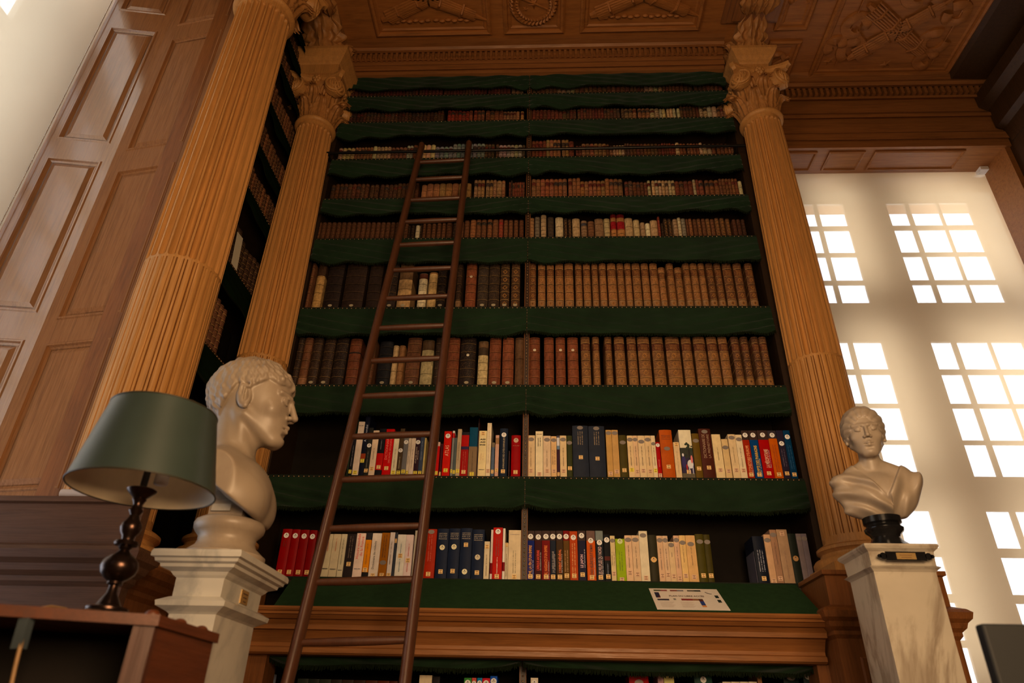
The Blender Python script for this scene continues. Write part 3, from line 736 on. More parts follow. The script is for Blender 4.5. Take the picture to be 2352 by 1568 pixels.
# ------------------------------------------------------------------ ladder and its rail
A0=atY(968,338,3.375); A1=atY(1077,334,3.375); B0=atY(660,1568,2.6); B1=atY(930,1568,2.6)
LD=empty('library_ladder','worn dark wooden library ladder leaning on rail before left half of bookcase','ladder',(B0+B1)/2-Vector((0,0,1.2)))
def ext(a,b,z): t=(z-a.z)/(b.z-a.z); return a+(b-a)*t
def ltube(a,b,r0,name,mat=LADW,n=12,mid=None):
    m=MB(); k=9
    m.tube([a+(b-a)*(i/k) for i in range(k+1)],[r0*(1+(mid or 0)*math.sin(PI*i/k)) for i in range(k+1)],n)
    return local(m,LD).build(name,mat,LD,smooth=50)
for a,b in ((A0,B0),(A1,B1)):
    d=(a-b).normalized(); foot=ext(a,b,.02); top=a+d*.02
    m=MB(); k=14
    side=Vector((1,0,0)); nn=d.cross(side).normalized()
    vs=[];fs=[]
    for i in range(k+1):
        p=foot+(top-foot)*(i/k)
        for q in range(12):
            t=2*PI*q/12; vs.append(p+side*.0215*math.cos(t)+nn*.030*math.sin(t))
    for i in range(k):
        for q in range(12):
            w=(q+1)%12; fs.append((i*12+q,i*12+w,(i+1)*12+w,(i+1)*12+q))
    fs+=[tuple(range(12))[::-1],tuple(k*12+q for q in range(12))]
    local(m.add(vs,fs),LD).build('rail',LADW,LD,smooth=60)
Lz=(A0.z-B0.z)
tL=Vector(A0)-Vector(B0)
def rung_t(y):
    lo,hi=0,1
    for _ in range(40):
        mm=(lo+hi)/2; p=A0+(B0-A0)*mm; q=Vector((p.x,p.y,p.z-CZ)); yy=784-F*sum(q[i]*U_[i] for i in range(3))/sum(q[i]*F_[i] for i in range(3))
        if yy<y: lo=mm
        else: hi=mm
    return lo
ts=[rung_t(y) for y in (373,413,460,510,563,621,686,754,829,910,1003,1102,1214,1337,1476)]
dt=(ts[-1]-ts[0])/14
for k in range(19):
    t=ts[0]+dt*k if k>=15 else ts[k]
    a=A0+(B0-A0)*t; b=A1+(B1-A1)*(t-.0028)
    if a.z>.1: ltube(a,b,.0125,'rung',mid=.28)
for a in (A0,A1):
    m=MB(); m.tube([a+Vector((0,.0,.02)),a+Vector((0,-.01,.05)),a+Vector((0,.02,.062)),a+Vector((0,.045,.045)),a+Vector((0,.045,.02))],.006,8); local(m,LD).build('hook',plain('hook_iron',(.02,.018,.016),.35,.8),LD,smooth=60)
RA=atY(735,352,3.415); RB=atY(1712,334,3.415)
RD=empty('ladder_rail','long dark iron rail across bookcase that carries the ladder hooks','rail',(RA+RB)/2)
local(MB().tube([RA,(RA+RB)/2,RB],.0105,10),RD).build('rod',plain('rail_iron',(.035,.032,.03),.35,.85),RD,smooth=60)
for t in (.02,.49,.98):
    p=RA+(RB-RA)*t; local(MB().tube([p,p+Vector((0,.05,-.005)),p+Vector((0,.10,-.01))],.006,8).lathe([(.016,-.008),(.016,.008)],p.x,p.y,12) if 0 else MB().tube([p,p+Vector((0,.065,-.008))],.007,8),RD).build('rail_bracket',bpy.data.materials['rail_iron'],RD)
# ------------------------------------------------------------------ books
PAPER=attrmat('book_cover',.5,.10,30,spec=.14,sat=1.1)
LEATH=attrmat('book_leather',.48,.42,70,gilt=True,spec=.25,coat=.05,sat=1.0)
STICK=attrmat('sticker_paper',.6,.05,40)
def bookmesh(m,cx,w,z0,z1,sy,depth,rows,bulge,n=7,M=None):
    """rows: list of (z_fraction, extra_out, colour); colour applies up to the next row"""
    st=len(m.v); vs=[];fs=[];cs=[]; hw=w/2; h=z1-z0; per=n+2
    for fr,e,c in rows:
        z=z0+h*fr
        for i in range(n):
            a=i/(n-1)*2-1; vs.append((cx+hw*a*.995,sy+bulge*(1-math.sqrt(max(0,1-a*a*.97)))-e*(1-.5*a*a),z))
        vs.append((cx+hw*.985,sy+depth,z)); vs.append((cx-hw*.985,sy+depth,z))
    o=len(m.v)
    m.v+=[tuple(v) for v in vs]
    for k in range(len(rows)-1):
        for i in range(per):
            j=(i+1)%per; m.f.append([o+k*per+i,o+k*per+j,o+(k+1)*per+j,o+(k+1)*per+i]); m.mi.append(0); m.c.append(rows[k][2])
    m.f.append([o+i for i in range(per)][::-1]); m.mi.append(0); m.c.append(rows[0][2])
    L=(len(rows)-1)*per; m.f.append([o+L+i for i in range(per)]); m.mi.append(0); m.c.append((.5,.42,.3))
    if M is not None: m.xf(M,st)
    return m
def antiq_rows(c,rnd,nb=5,gilt=.5,title=None,bottom=None,band=.0032):
    rows=[(0,0,mixc(c,(0,0,0),.35)+(0,)),(.012,0,(bottom or c)+(gilt*.6,))]
    dk=mixc(c,(0,0,0),.72)+(.0,)
    for k in range(1,nb+1):
        f=k/(nb+.8); 
        pc=c; gl=gilt
        if title and k==nb-1: pc=title; gl=min(1,gilt+.3)
        rows+= [(f-.014,0,dk),(f-.010,band,mixc(c,(.5,.32,.12),.55*gilt)+(gilt*.8,)),(f+.008,band,dk),(f+.012,0,pc+(gl,))]  # gilt lines, plus band glints and shaded edges put into the colour
    rows+=[(.955,0,dk),(.965,.0008,c+(gilt*.5,)),(.99,.0005,dk),(1.0,0,dk)]
    return rows
NAMES={'red':(150,22,16),'orange':(205,105,30),'orange-red':(160,52,24),'salmon':(180,92,45),'cream':(205,180,140),'white':(222,200,165),'beige':(180,150,100),'tan':(150,105,60),'brown':(96,58,32),'dark brown':(52,32,20),'black':(22,19,17),'navy':(30,34,44),'blue':(24,66,98),'teal':(32,66,78),'slate grey':(70,72,74),'grey':(128,118,104),'olive':(78,68,26),'dark green':(38,40,26),'lime green':(150,160,30),'maroon':(70,24,22),'pink':(176,120,95),'purple':(48,36,44),'yellow':(200,170,90)}
def cname(c): return min(NAMES,key=lambda k:sum((a-b)**2 for a,b in zip(NAMES[k],c)))
DG=None
def textmesh(s,height,maxlen,bold=False):
    cu=bpy.data.curves.new('t','FONT'); cu.body=s; cu.size=1; cu.resolution_u=2
    if bold: cu.offset=.034
    ob=bpy.data.objects.new('t',cu); COL.objects.link(ob)
    dg=bpy.context.evaluated_depsgraph_get(); me=bpy.data.meshes.new_from_object(ob.evaluated_get(dg))
    bpy.data.objects.remove(ob); bpy.data.curves.remove(cu)
    xs=[v.co.x for v in me.vertices]; ys=[v.co.y for v in me.vertices]
    x0,x1,y0,y1=min(xs),max(xs),min(ys),max(ys)
    sx=maxlen/(x1-x0); sy=height/(y1-y0); 
    if not bold: sx=min(sx,sy*1.05)
    for v in me.vertices: v.co=Vector(((v.co.x-(x0+x1)/2)*sx,(v.co.y-(y0+y1)/2)*sy,0))
    return me
VM=Matrix(((0,-1,0,0),(0,0,-1,0),(1,0,0,0),(0,0,0,1)))   # text running up a spine facing -Y
HM=Matrix(((1,0,0,0),(0,0,-1,0),(0,1,0,0),(0,0,0,1)))    # text standing upright facing -Y
TM={}
def flat(c,r=.6):
    k=tuple(round(x,3) for x in c)
    if k not in TM: TM[k]=plain('print_%d'%len(TM),k,r,nz=.04)
    return TM[k]
def sticker_label(par,x,z,y,w,h,c=(226,168,92)):
    m=MB(); y-=.0008; m.quad((x-w/2,y,z-h/2),(x+w/2,y,z-h/2),(x+w/2,y,z+h/2),(x-w/2,y,z+h/2),P(*c))
    ink=P(110,62,28)
    for k,f in enumerate((.26,0,-.28)):
        ww=w*(.30,.08,.30)[k]; m.quad((x-ww,y-.0004,z+h*f-h*.06),(x+ww,y-.0004,z+h*f-h*.06),(x+ww,y-.0004,z+h*f+h*.06),(x-ww,y-.0004,z+h*f+h*.06),ink)
    return m.build('shelf_mark_label',STICK,par,fix=False)
def sticker_round(par,x,z,y,r,c=(226,205,172),ink=True,rx=None,name='round_sticker'):
    m=MB(); m.disc((x,y,z),r,18,col=P(*c),rx=rx)
    if ink:
        k=P(46,38,34); m.disc((x,y-.0004,z+r*.42),r*.2,8,col=k); m.quad((x-r*.6,y-.0004,z-r*.08),(x+r*.6,y-.0004,z-r*.08),(x+r*.6,y-.0004,z+r*.10),(x-r*.6,y-.0004,z+r*.10),P(150,130,108)); m.disc((x,y-.0004,z-r*.5),r*.12,6,col=P(150,130,108))
    return m.build(name,STICK,par,fix=False)
def bars(par,x,z0,z1,y,w,c,n=1):
    """title too small to read in the photograph: fine strokes"""
    m=MB(); rnd=random.Random(int(x*1e4))
    for q in range(n):
        xx=x+(q-(n-1)/2)*w*1.9; z=z0
        while z<z1:
            l=rnd.uniform(.0015,.0032); ww=w*rnd.uniform(.35,.5); m.quad((xx-ww,y,z),(xx+ww*rnd.uniform(.3,1),y,z),(xx+ww*rnd.uniform(.3,1),y,z+l*.6),(xx-ww,y,z+l*.6),P(*c)); z+=l+(.003 if rnd.random()<.12 else 0)
    return m.build('title_lettering',STICK,par,fix=False)
import re
NW=lambda t: max(len(re.findall(r'[A-Za-z0-9]+',t)),len(re.findall(r'\w+',t)),len(re.split(r"[\s\-']+",t.strip())))
ORD=lambda n: '%d%s'%(n,'th' if 10<=n%100<=20 else {1:'st',2:'nd',3:'rd'}.get(n%10,'th'))
SHN={0:'shelf right above the green slope',1:'second shelf above the green slope',2:'third shelf above the slope',3:'fourth shelf above the slope',4:'fifth shelf above the slope'}
def modern(spec,row,side,idx,sy=SY+.012,yb=None):
    x0,x1,yt,c,fl=spec[:5]; ex=spec[5] if len(spec)>5 else {}
    yb=yb or {0:1322 if side=='left' else 1328,1:1089 if side=='left' else 1091}[row]
    X0=atY(x0,yb,sy).x; X1=atY(x1,yb,sy).x; z0=ZS[row]+.001
    xm=(x0+x1)/2; z1=zel(xm+(xm-1206)*-.03,yt,sy); w=X1-X0; cx=(X0+X1)/2; h=z1-z0
    col=P(*c); rows=[(0,0,col)]
    for f,cc in ex.get('sec',[]): rows+=[(f,0,P(*cc))]
    if 'band' in ex: pass
    rows+=[(1,0,col)]
    bulge=min(.006,w*.14) if 'h' in fl else .0012
    m=MB(); bookmesh(m,0,w,0,h,0,ex.get('d',.155),rows,bulge)
    nm=ex.get('name','paperback' if 'h' not in fl else 'hardback')
    o=m.build('book',PAPER,None,smooth=30,loc=(cx,sy,z0)); 
    yf=-.0012
    lw=min(.0215,w*.82); wide=w>.02
    if 'L' in fl or 'Y' in fl: sticker_label(o,ex.get('lx',0),h*ex.get('lf',.095)+.002,yf,lw,.021,(220,190,60) if 'Y' in fl else (222,172,100))
    if 'K' in fl: sticker_label(o,0,h*ex.get('lf',.1),yf,lw,.021,(205,158,112))
    if 'R' in fl: sticker_round(o,0,h*ex.get('rf',.875),yf-.0006,min(.0135,w*.5),ex.get('rc',(224,204,172)))
    if 'O' in fl: sticker_round(o,0,h*ex.get('rf',.9),yf-.0003,min(.011,.3*w+.003),(128,108,86),False,min(.0165,w*.5),'oval_sticker')
    t=ex.get('t')
    if t:
        s,f0,f1,tc=t[:4]; lines=s.split('|'); H=t[4] if len(t)>4 else .62
        for k,ln in enumerate(lines):
            hh=w*H/len(lines); me=textmesh(ln,hh*.8,h*(f1-f0),len(t)>5)
            to=bpy.data.objects.new('title_lettering',me); COL.objects.link(to); me.materials.append(flat(P(*tc))); to.parent=o
            to.matrix_local=Matrix.Translation(((k-(len(lines)-1)/2)*hh*1.1+ex.get('tx',0)*w,yf-.0003,h*(f0+f1)/2))@VM
    if 'b' in ex:
        for f0,f1,bc_,n in ex['b']: bars(o,ex.get('bx',0)*w,h*f0,h*f1,yf,min(.006,w*.22),bc_,n)
    if 'hz' in ex:
        for s,f,tc,sz in ex['hz']:
            me=textmesh(s,sz,w*.72,True); to=bpy.data.objects.new('title_lettering',me); COL.objects.link(to); me.materials.append(flat(P(*tc))); to.parent=o
            to.matrix_local=Matrix.Translation((0,yf-.0003,h*f))@HM
    cn=ex.get('cn') or cname(c); 
    side_t='right of' if side=='right' else 'left of'
    ttl=''
    if t: ttl=' titled '+t[0].replace('|',' ')
    thick='thin ' if w<.017 else 'thick ' if w>.06 else ''
    lab=f"{thick}{cn} {nm}{ttl}, {ORD(idx)} {side_t} studded post, {SHN[row]}"
    wl=lab.split()
    if len(wl)>16: lab=f"{cn} {nm}{ttl}, {side_t} post, {SHN[row]}"
    if NW(lab)>16: lab=f"{cn} book{ttl}, {'lower' if row==0 else 'upper'} modern shelf"
    if NW(lab)>16: lab=f"{cn} book{ttl}"
    tag(o,lab,'book','modern books on the '+('lower' if row==0 else 'upper')+' open-access shelf'); return o
W=(222,200,165); CR=(205,180,140); 
D={}
ROW0L=[(630,652,1214,(140,20,16),'RLh',{'rf':.86,'b':[(.62,.75,(110,40,20),2)]}),(652.5,672,1215,(140,20,16),'RLh',{'rf':.86}),(673,693.5,1216,(132,20,16),'RLh',{'rf':.86}),(694.5,712,1217,(128,20,16),'RLh',{'rf':.86}),
(735,752,1226,(190,165,120),'',{'b':[(.6,.9,(170,90,50),1)],'hz':[('PERRIN',.20,(20,20,20),.006)]}),(752.7,771,1226,(192,165,120),'',{'b':[(.6,.9,(180,110,70),1)],'hz':[('PERRIN',.19,(20,20,20),.006)]}),(772.2,785,1226,(196,172,128),'',{'b':[(.3,.9,(120,110,80),1)],'hz':[('PERRIN',.17,(40,40,40),.004)]}),
(786.5,807.5,1226,(44,32,26),'L',{'lf':.30,'b':[(.45,.95,(120,95,70),2)]}),(808,829,1224,(226,185,150),'',{'t':('Histoire mondiale|de la France',.42,.98,(205,60,36),.72),'hz':[('SEUIL',.2,(70,70,80),.004)]}),
(830,843.5,1223,(32,26,22),'L',{'sec':[(.13,(215,130,35)),(.84,(45,38,34))],'lf':.17,'cn':'orange and black','b':[(.3,.75,(150,85,25),1)]}),(845,866.5,1224,(216,188,152),'L',{'lf':.05,'t':('Dictionnaire des médecins',.2,.82,(70,60,50),.30),'tx':-.1}),(867,885.5,1223,(158,96,36),'LO',{'lf':.06,'rf':.34,'b':[(.45,.95,(90,50,20),2)]}),(886.6,897.6,1222,(212,186,156),'L',{'lf':.06,'b':[(.3,.8,(110,90,70),1)]}),(898.2,904,1222,(60,58,56),'L',{'lf':.8,'d':.14}),
(905,924.7,1227,W,'L',{'lf':.5,'b':[(.15,.45,(110,120,110),1),(.55,.8,(110,120,110),1)]}),(925,942,1227.5,(226,188,160),'L',{'lf':.4,'b':[(.15,.35,(190,90,70),1),(.5,.78,(190,90,70),1)]}),
(945,968,1218,(185,165,130),'',{}),(970,996,1214.5,(160,48,24),'LOh',{'lf':.09,'rf':.94,'b':[(.35,.88,(190,90,60),2)]}),
(998,1024.5,1213.5,(32,36,46),'RLh',{'rf':.62,'lf':.14,'rc':(222,196,140),'hz':[('HISTOIRE',.90,(150,130,100),.005),('MILITAIRE',.865,(150,130,100),.005),('DE LA',.83,(150,130,100),.005),('FRANCE',.79,(150,130,100),.005)]}),(1025.5,1052,1213,(32,36,46),'RLh',{'rf':.63,'lf':.15,'rc':(222,196,140),'hz':[('HISTOIRE',.90,(150,130,100),.005),('MILITAIRE',.865,(150,130,100),.005),('DE LA',.83,(150,130,100),.005),('FRANCE',.79,(150,130,100),.005)]}),
(1053,1080,1212.5,(32,36,46),'RLh',{'rf':.15,'lf':.66,'rc':(222,196,140),'hz':[('HISTOIRE',.90,(150,130,100),.005),('MILITAIRE',.865,(150,130,100),.005),('DE LA',.83,(150,130,100),.005),('FRANCE',.79,(150,130,100),.005)]}),(1081,1109,1215.5,(32,36,46),'RLh',{'rf':.44,'lf':.13,'rc':(196,172,126),'hz':[('HISTOIRE',.89,(150,130,100),.005),('MILITAIRE',.855,(150,130,100),.005),('DE LA',.82,(150,130,100),.005),('FRANCE',.78,(150,130,100),.005)]}),
(1110,1122.5,1243,(206,178,132),'L',{'lf':.85,'b':[(.1,.65,(120,95,60),1)]}),(1124.6,1129.6,1216,(205,180,150),'',{'sec':[(.12,(120,16,18)),(.33,(205,180,150))],'cn':'white and red'}),(1130,1152,1211,(178,36,22),'RL',{'rf':.92,'lf':.06,'b':[(.12,.42,(225,190,150),1),(.45,.82,(120,70,50),2)]}),(1153,1158.3,1213,(222,196,160),'',{'sec':[(.17,(120,16,18)),(.34,(222,196,160))],'cn':'white and red'}),(1158.8,1166,1247,(196,168,124),'L',{'lf':.94,'b':[(.1,.7,(90,70,50),1)]}),(1166.5,1195.5,1217,(212,180,130),'L',{'lf':.06,'b':[(.14,.58,(150,125,85),2)],'hz':[('PERRIN',.91,(170,140,110),.004)]})]
def civ(x0,x1,c,t,tc,f0,f1,rf=.88,lf=.07,top=(64,44,34),yt=1218.5,**k):
    e={'t':(t,f0,f1,tc,.60,1),'rf':rf,'lf':lf,'sec':[(.80,top)]}; e.update(k); e['bx']=.34
    e['b']=[(f0,f0+.36,(170,150,130),1)]
    return (x0,x1,yt,c,'RL',e)
ROW0R=[civ(1209,1227,(28,34,82),"ROME, LA FIN D'UN EMPIRE",(196,130,62),.05,.70),civ(1228,1244.5,(66,20,16),"L'AFRIQUE ANCIENNE",(200,56,30),.20,.60,rf=.87),civ(1245,1263.6,(116,18,12),"ROME, NAISSANCE D'UN EMPIRE",(210,104,32),.04,.70),civ(1264.2,1277,(28,32,38),"LA GRÈCE CLASSIQUE",(150,130,110),.16,.58,rf=.88),civ(1278.4,1294,(66,42,18),"L'ORIENT MÉDIÉVAL",(208,96,36),.16,.62),(1295,1309,1218.5,(98,64,22),'RL',{'rf':.88,'sec':[(.8,(120,30,24))],'b':[(.18,.6,(180,130,80),2)]}),(1309.8,1328.4,1219.5,(172,66,22),'RL',{'rf':.87,'b':[(.08,.75,(222,160,88),2)]}),civ(1329.5,1347.5,(30,24,40),"LE JAPON",(196,150,140),.26,.52,rf=.90,lf=.12),civ(1349.7,1370,(196,86,30),"MONDE HELLÉNISTIQUE ET ROMAIN",(92,42,22),.10,.72,rf=.80,top=(110,80,62)),civ(1371.4,1389,(24,28,30),"LES PEUPLES DU NORD",(176,138,118),.12,.68,rf=.76,top=(120,118,100)),(1390.6,1404.5,1227,(16,15,15),'RL',{'rf':.88,'sec':[(.44,(84,36,24)),(.53,(16,15,15))],'b':[(.15,.4,(120,120,120),1)]}),
(1405.5,1416.6,1230,(208,176,118),'OK',{'rf':.89,'lf':.17,'b':[(.35,.65,(130,105,70),2)]}),(1417.7,1439.5,1237,(148,158,26),'RK',{'rf':.94,'lf':.05,'rc':(200,190,120),'b':[(.25,.7,(100,110,20),2)]}),(1440,1456,1229,(214,170,122),'OK',{'lf':.19,'b':[(.3,.78,(130,100,70),1)]}),(1456.6,1473.6,1229,(208,168,120),'OK',{'lf':.16,'b':[(.28,.75,(130,100,70),1)]}),(1474,1494,1219,(214,188,142),'OK',{'lf':.08,'rf':.91}),(1495,1515,1228,(54,46,26),'ORh',{'rf':.47,'rc':(214,160,84)}),
(1515.6,1529,1230,(206,162,116),'OK',{'lf':.14,'b':[(.26,.72,(130,100,80),1)]}),(1529.4,1541.6,1230,(206,166,120),'OK',{'lf':.16,'b':[(.26,.72,(130,100,80),1)]}),(1542,1555,1244,(208,170,118),'OK',{'lf':.15,'rf':.92,'b':[(.62,.74,(150,120,90),1)]}),(1555.4,1568,1229.5,(206,160,116),'OK',{'lf':.09,'b':[(.3,.75,(140,105,80),1)]}),(1568.7,1583,1229,(216,172,106),'OK',{'lf':.14,'rf':.84,'b':[(.42,.76,(150,115,70),1)]}),(1583.6,1606,1229,(208,160,100),'OK',{'lf':.12,'rf':.81,'b':[(.36,.74,(140,100,60),1)]}),(1607,1626.6,1226,(76,64,20),'OLh',{'lf':.14,'rf':.84}),(1627,1641.5,1227,(70,58,20),'OLh',{'lf':.14,'rf':.84}),
(1742,1768,1231,(26,27,32),'Lh',{'lf':.10,'b':[(.25,.7,(170,160,150),3)]}),(1769,1784.5,1227,(196,150,104),'OK',{'lf':.06,'rf':.88}),(1785,1800,1216,(160,118,82),'OK',{'lf':.1,'rf':.9,'b':[(.35,.75,(120,85,60),1)]}),(1801,1826,1215.5,(170,132,92),'K',{'lf':.92,'b':[(.1,.6,(150,110,80),1)]}),(1826.7,1845,1225,(34,36,24),'Rh',{'rf':.5,'rc':(180,126,64)}),(1846,1858,1225,(124,104,90),'O',{}),(1858.4,1871,1225,(118,100,90),'O',{})]
YB_='Y'
ROW1L=[(799,807,1008,(26,22,22),'Y',{'b':[(.25,.8,(150,140,125),1)]}),(807.6,822,968,(206,176,140),'Y',{'lf':.05,'hz':[('PUF',.92,(70,60,50),.004)],'b':[(.35,.5,(190,165,130),1)]}),(822.8,833.5,947,(24,24,32),'Y',{'lf':.19,'t':('Atlas mondial',.52,.8,(190,180,165),.6),'sec':[(.26,(150,70,40)),(.34,(24,24,32))],'lf':.22}),(834.2,844.4,982,(42,38,28),'LR',{'rf':.62,'b':[(.16,.5,(130,115,90),1)]}),(845.4,859,988,(212,178,136),'L',{'lf':.14,'b':[(.35,.6,(120,100,75),1)]}),(860,875,984,(26,22,22),'L',{'lf':.17,'sec':[(.12,(176,24,16)),(.47,(24,21,21))],'cn':'black and red','b':[(.55,.85,(120,110,100),1)]}),(876,895.5,985,(184,24,18),'L',{'lf':.15,'t':('DICTIONNAIRE|DES NOMS GÉOGRAPHIQUES',.27,.9,(214,120,90),.7)}),(896.5,908.5,1005,(210,186,140),'Y',{'lf':.08,'b':[(.2,.7,(150,135,100),1)]}),(909.3,919.6,984,(78,58,34),'YR',{'lf':.06,'rf':.53,'b':[(.15,.4,(180,160,110),1)]}),(920.2,930.5,1003,(116,106,92),'YR',{'lf':.1,'rf':.86}),(931,937.4,1006,(206,178,140),'Y',{'lf':.08,'b':[(.3,.9,(120,100,80),1)]}),(938,947.8,1006,(212,182,144),'',{'b':[(.2,.7,(150,125,100),1)]}),(948.2,958.8,1005,(52,26,30),'YR',{'lf':.07,'rf':.88,'t':('ATLAS DES GRANDES|DÉCOUVERTES',.28,.8,(206,176,140),.66)}),(959.2,968.2,1003,(66,70,76),'Y',{'lf':.07,'b':[(.4,.9,(140,140,135),1)]}),(968.8,972.6,1005,(190,160,96),'',{}),
(993.5,996.4,1014,(200,180,140),'',{}),(997,1005.6,1014.8,(178,50,40),'Y',{'lf':.08,'sec':[(.88,(200,160,130))]}),(1007.6,1012.6,1018.6,(72,26,26),'L',{'lf':.06}),(1014,1031.6,990,(190,36,22),'RY',{'lf':.12,'rf':.89,'t':('ATLAS',.44,.68,(230,170,120),.62)}),(1033.5,1038.5,989,(128,118,100),'Y',{'lf':.1,'sec':[(.84,(180,60,50)),(.95,(210,190,160))]}),(1039,1045.2,1005,(84,86,74),'Y',{'lf':.1}),(1045.6,1055,985,(176,146,104),'Y',{'lf':.1,'t':("Dictionnaire de l'Antiquité",.2,.85,(100,80,55),.5)}),(1055.4,1073,992,(150,26,18),'L',{'lf':.09,'sec':[(.60,(56,40,60)),(.67,(165,28,20)),(.93,(34,28,28))],'b':[(.15,.55,(180,70,50),2)]}),(1073.8,1093,981,(128,100,66),'Y',{'lf':.04,'sec':[(.60,(28,66,76))],'rf':.9,'cn':'teal and tan','b':[(.1,.5,(90,70,45),1)]}),
(1096.5,1114.6,989,(226,190,130),'L',{'lf':.93,'hz':[('ASS',.805,(24,20,18),.0085),('ASS',.745,(24,20,18),.0085),('INS',.685,(24,20,18),.0085),('PERRIN',.145,(60,50,40),.004)],'cn':'white ASSASSINS','b':[(.35,.5,(190,150,100),2)]}),(1115.2,1125.3,971,(220,190,142),'K',{'lf':.1,'b':[(.25,.85,(180,150,105),1)]}),(1127,1134,1016,(90,94,96),'L',{'lf':.13,'sec':[(.86,(120,100,70))]}),(1135.6,1144,999,(198,150,116),'L',{'lf':.14,'sec':[(.78,(150,110,70)),(.93,(198,150,116))]}),(1145.4,1164.5,983.5,(34,38,44),'RLh',{'lf':.1,'rf':.86,'t':('ANNUAIRE DES CITÉS DISPARUES',.16,.80,(190,160,110),.34)}),(1173,1194.8,999,(146,22,18),'RLh',{'lf':.1,'rf':.87,'rc':(190,150,110),'hz':[('ATLAS',.74,(180,90,60),.005)]})]
ROW1R=[(1210,1228.6,999.5,(208,172,120),'OK',{'lf':.14,'b':[(.24,.7,(140,105,70),1)]}),(1230,1247.3,990,(222,192,140),'K',{'lf':.06,'hz':[('PUF',.93,(80,60,40),.004)],'b':[(.66,.85,(40,34,30),2)]}),(1248,1265.5,1000.5,(210,174,128),'OK',{'lf':.14,'b':[(.24,.65,(130,100,70),1)]}),(1266.4,1279,1001.5,(212,166,108),'OK',{'lf':.14,'b':[(.3,.65,(130,95,60),2)]}),(1279.8,1286.2,1000,(62,34,40),'L',{'lf':.06,'sec':[(.66,(120,130,130)),(.75,(205,190,170)),(.95,(80,70,70))]}),(1287,1302.3,1000,(212,176,122),'OK',{'lf':.14,'b':[(.26,.7,(130,100,70),1)]}),(1303,1315.8,1000,(60,58,26),'OLh',{'lf':.2,'rf':.82}),(1317,1353.8,977,(44,44,46),'OLh',{'lf':.37,'rf':.955,'b':[(.62,.88,(160,130,90),3)],'name':'clothbound hardback','cn':'charcoal'}),(1355,1393,978,(44,44,46),'OLh',{'lf':.35,'rf':.95,'b':[(.62,.88,(160,130,90),3)],'name':'clothbound hardback','cn':'charcoal'}),(1396,1409.4,987,(188,142,80),'OK',{'lf':.08,'rf':.93}),(1410,1424.8,987,(190,144,84),'OK',{'lf':.12,'rf':.93}),(1426,1443.8,998.8,(76,62,24),'OLh',{'lf':.16,'rf':.82}),(1445.5,1458.8,1000,(216,178,122),'OY',{'lf':.17,'b':[(.28,.75,(120,95,65),1)]}),(1459,1470,1000,(212,170,120),'OK',{'lf':.14,'b':[(.28,.75,(120,95,65),1)]}),(1470.7,1486.6,1000,(216,180,126),'OK',{'lf':.16,'rf':.85,'b':[(.28,.75,(120,95,65),1)]}),(1487,1501.5,1000,(212,174,120),'OK',{'lf':.15,'b':[(.28,.75,(120,95,65),1)]}),(1502,1511.6,1000,(218,186,134),'OY',{'lf':.16,'rf':.8,'b':[(.28,.7,(120,95,65),1)]}),(1512.3,1521.5,1015,(164,18,14),'KR',{'lf':.07,'rf':.91,'b':[(.3,.5,(210,120,90),1)]}),(1523,1552.5,986.7,(178,90,44),'OLh',{'lf':.22,'rf':.6,'hz':[('Dictionnaire',.875,(120,60,26),.005),('de',.845,(120,60,26),.004),("l'Antiquité",.80,(120,60,26),.006)]}),(1553.6,1567.3,1015,(214,176,122),'L',{'lf':.92,'b':[(.12,.75,(180,145,100),1)]}),(1568.5,1597.5,987,(104,88,62),'L',{'lf':.12,'sec':[(.1,(60,48,60)),(.42,(64,60,44)),(.62,(224,196,148))],'cn':'white','name':'illustrated book with green tree and rider on spine'}),(1599,1615.8,995,(104,76,28),'OLh',{'lf':.2,'rf':.83}),(1616.5,1644.8,984,(78,38,24),'OLh',{'lf':.2,'rf':.935,'t':('DICTIONNAIRE DE|LA PRÉHISTOIRE',.40,.88,(176,136,96),.62)}),(1646,1666.5,997,(218,184,126),'K',{'lf':.18,'b':[(.4,.7,(130,105,70),1)]}),(1667.8,1682.4,1008,(206,168,110),'OK',{'lf':.18,'rf':.78}),(1684.5,1701.5,997,(212,176,122),'OK',{'lf':.18,'rf':.92,'b':[(.35,.7,(150,120,80),1)]}),(1702,1717.2,998,(216,186,136),'OK',{'lf':.18,'rf':.89,'b':[(.25,.7,(140,110,80),1)]}),
civ(1717.8,1733.6,(150,46,24),"PROTOHISTOIRE D'EUROPE",(214,130,70),.06,.68,rf=.9,yt=988.5),civ(1734.4,1754,(20,60,92),"L'ÉGYPTE DES PHARAONS",(200,150,50),.04,.68,rf=.9,yt=988.5),civ(1755,1779.2,(162,18,14),"LA MÉSOPOTAMIE",(206,150,110),.22,.6,rf=.9,lf=.1,yt=988),(1779.8,1799.6,988.5,(186,88,24),'RL',{'rf':.9,'lf':.08,'sec':[(.83,(60,48,44))],'b':[(.1,.7,(150,60,16),2)]}),(1800.6,1816.4,988,(44,34,42),'RL',{'rf':.72,'lf':.1,'b':[(.25,.6,(110,90,90),2)]}),(1817.2,1832.5,988,(26,54,70),'RL',{'rf':.86,'lf':.08,'b':[(.2,.7,(50,90,110),2)]})]
for row,L,R in ((0,ROW0L,ROW0R),(1,ROW1L,ROW1R)):
    for i,s in enumerate(L): modern(s,row,'left',len(L)-i)
    for i,s in enumerate(R): D[(row,i)]=modern(s,row,'right',i+1)
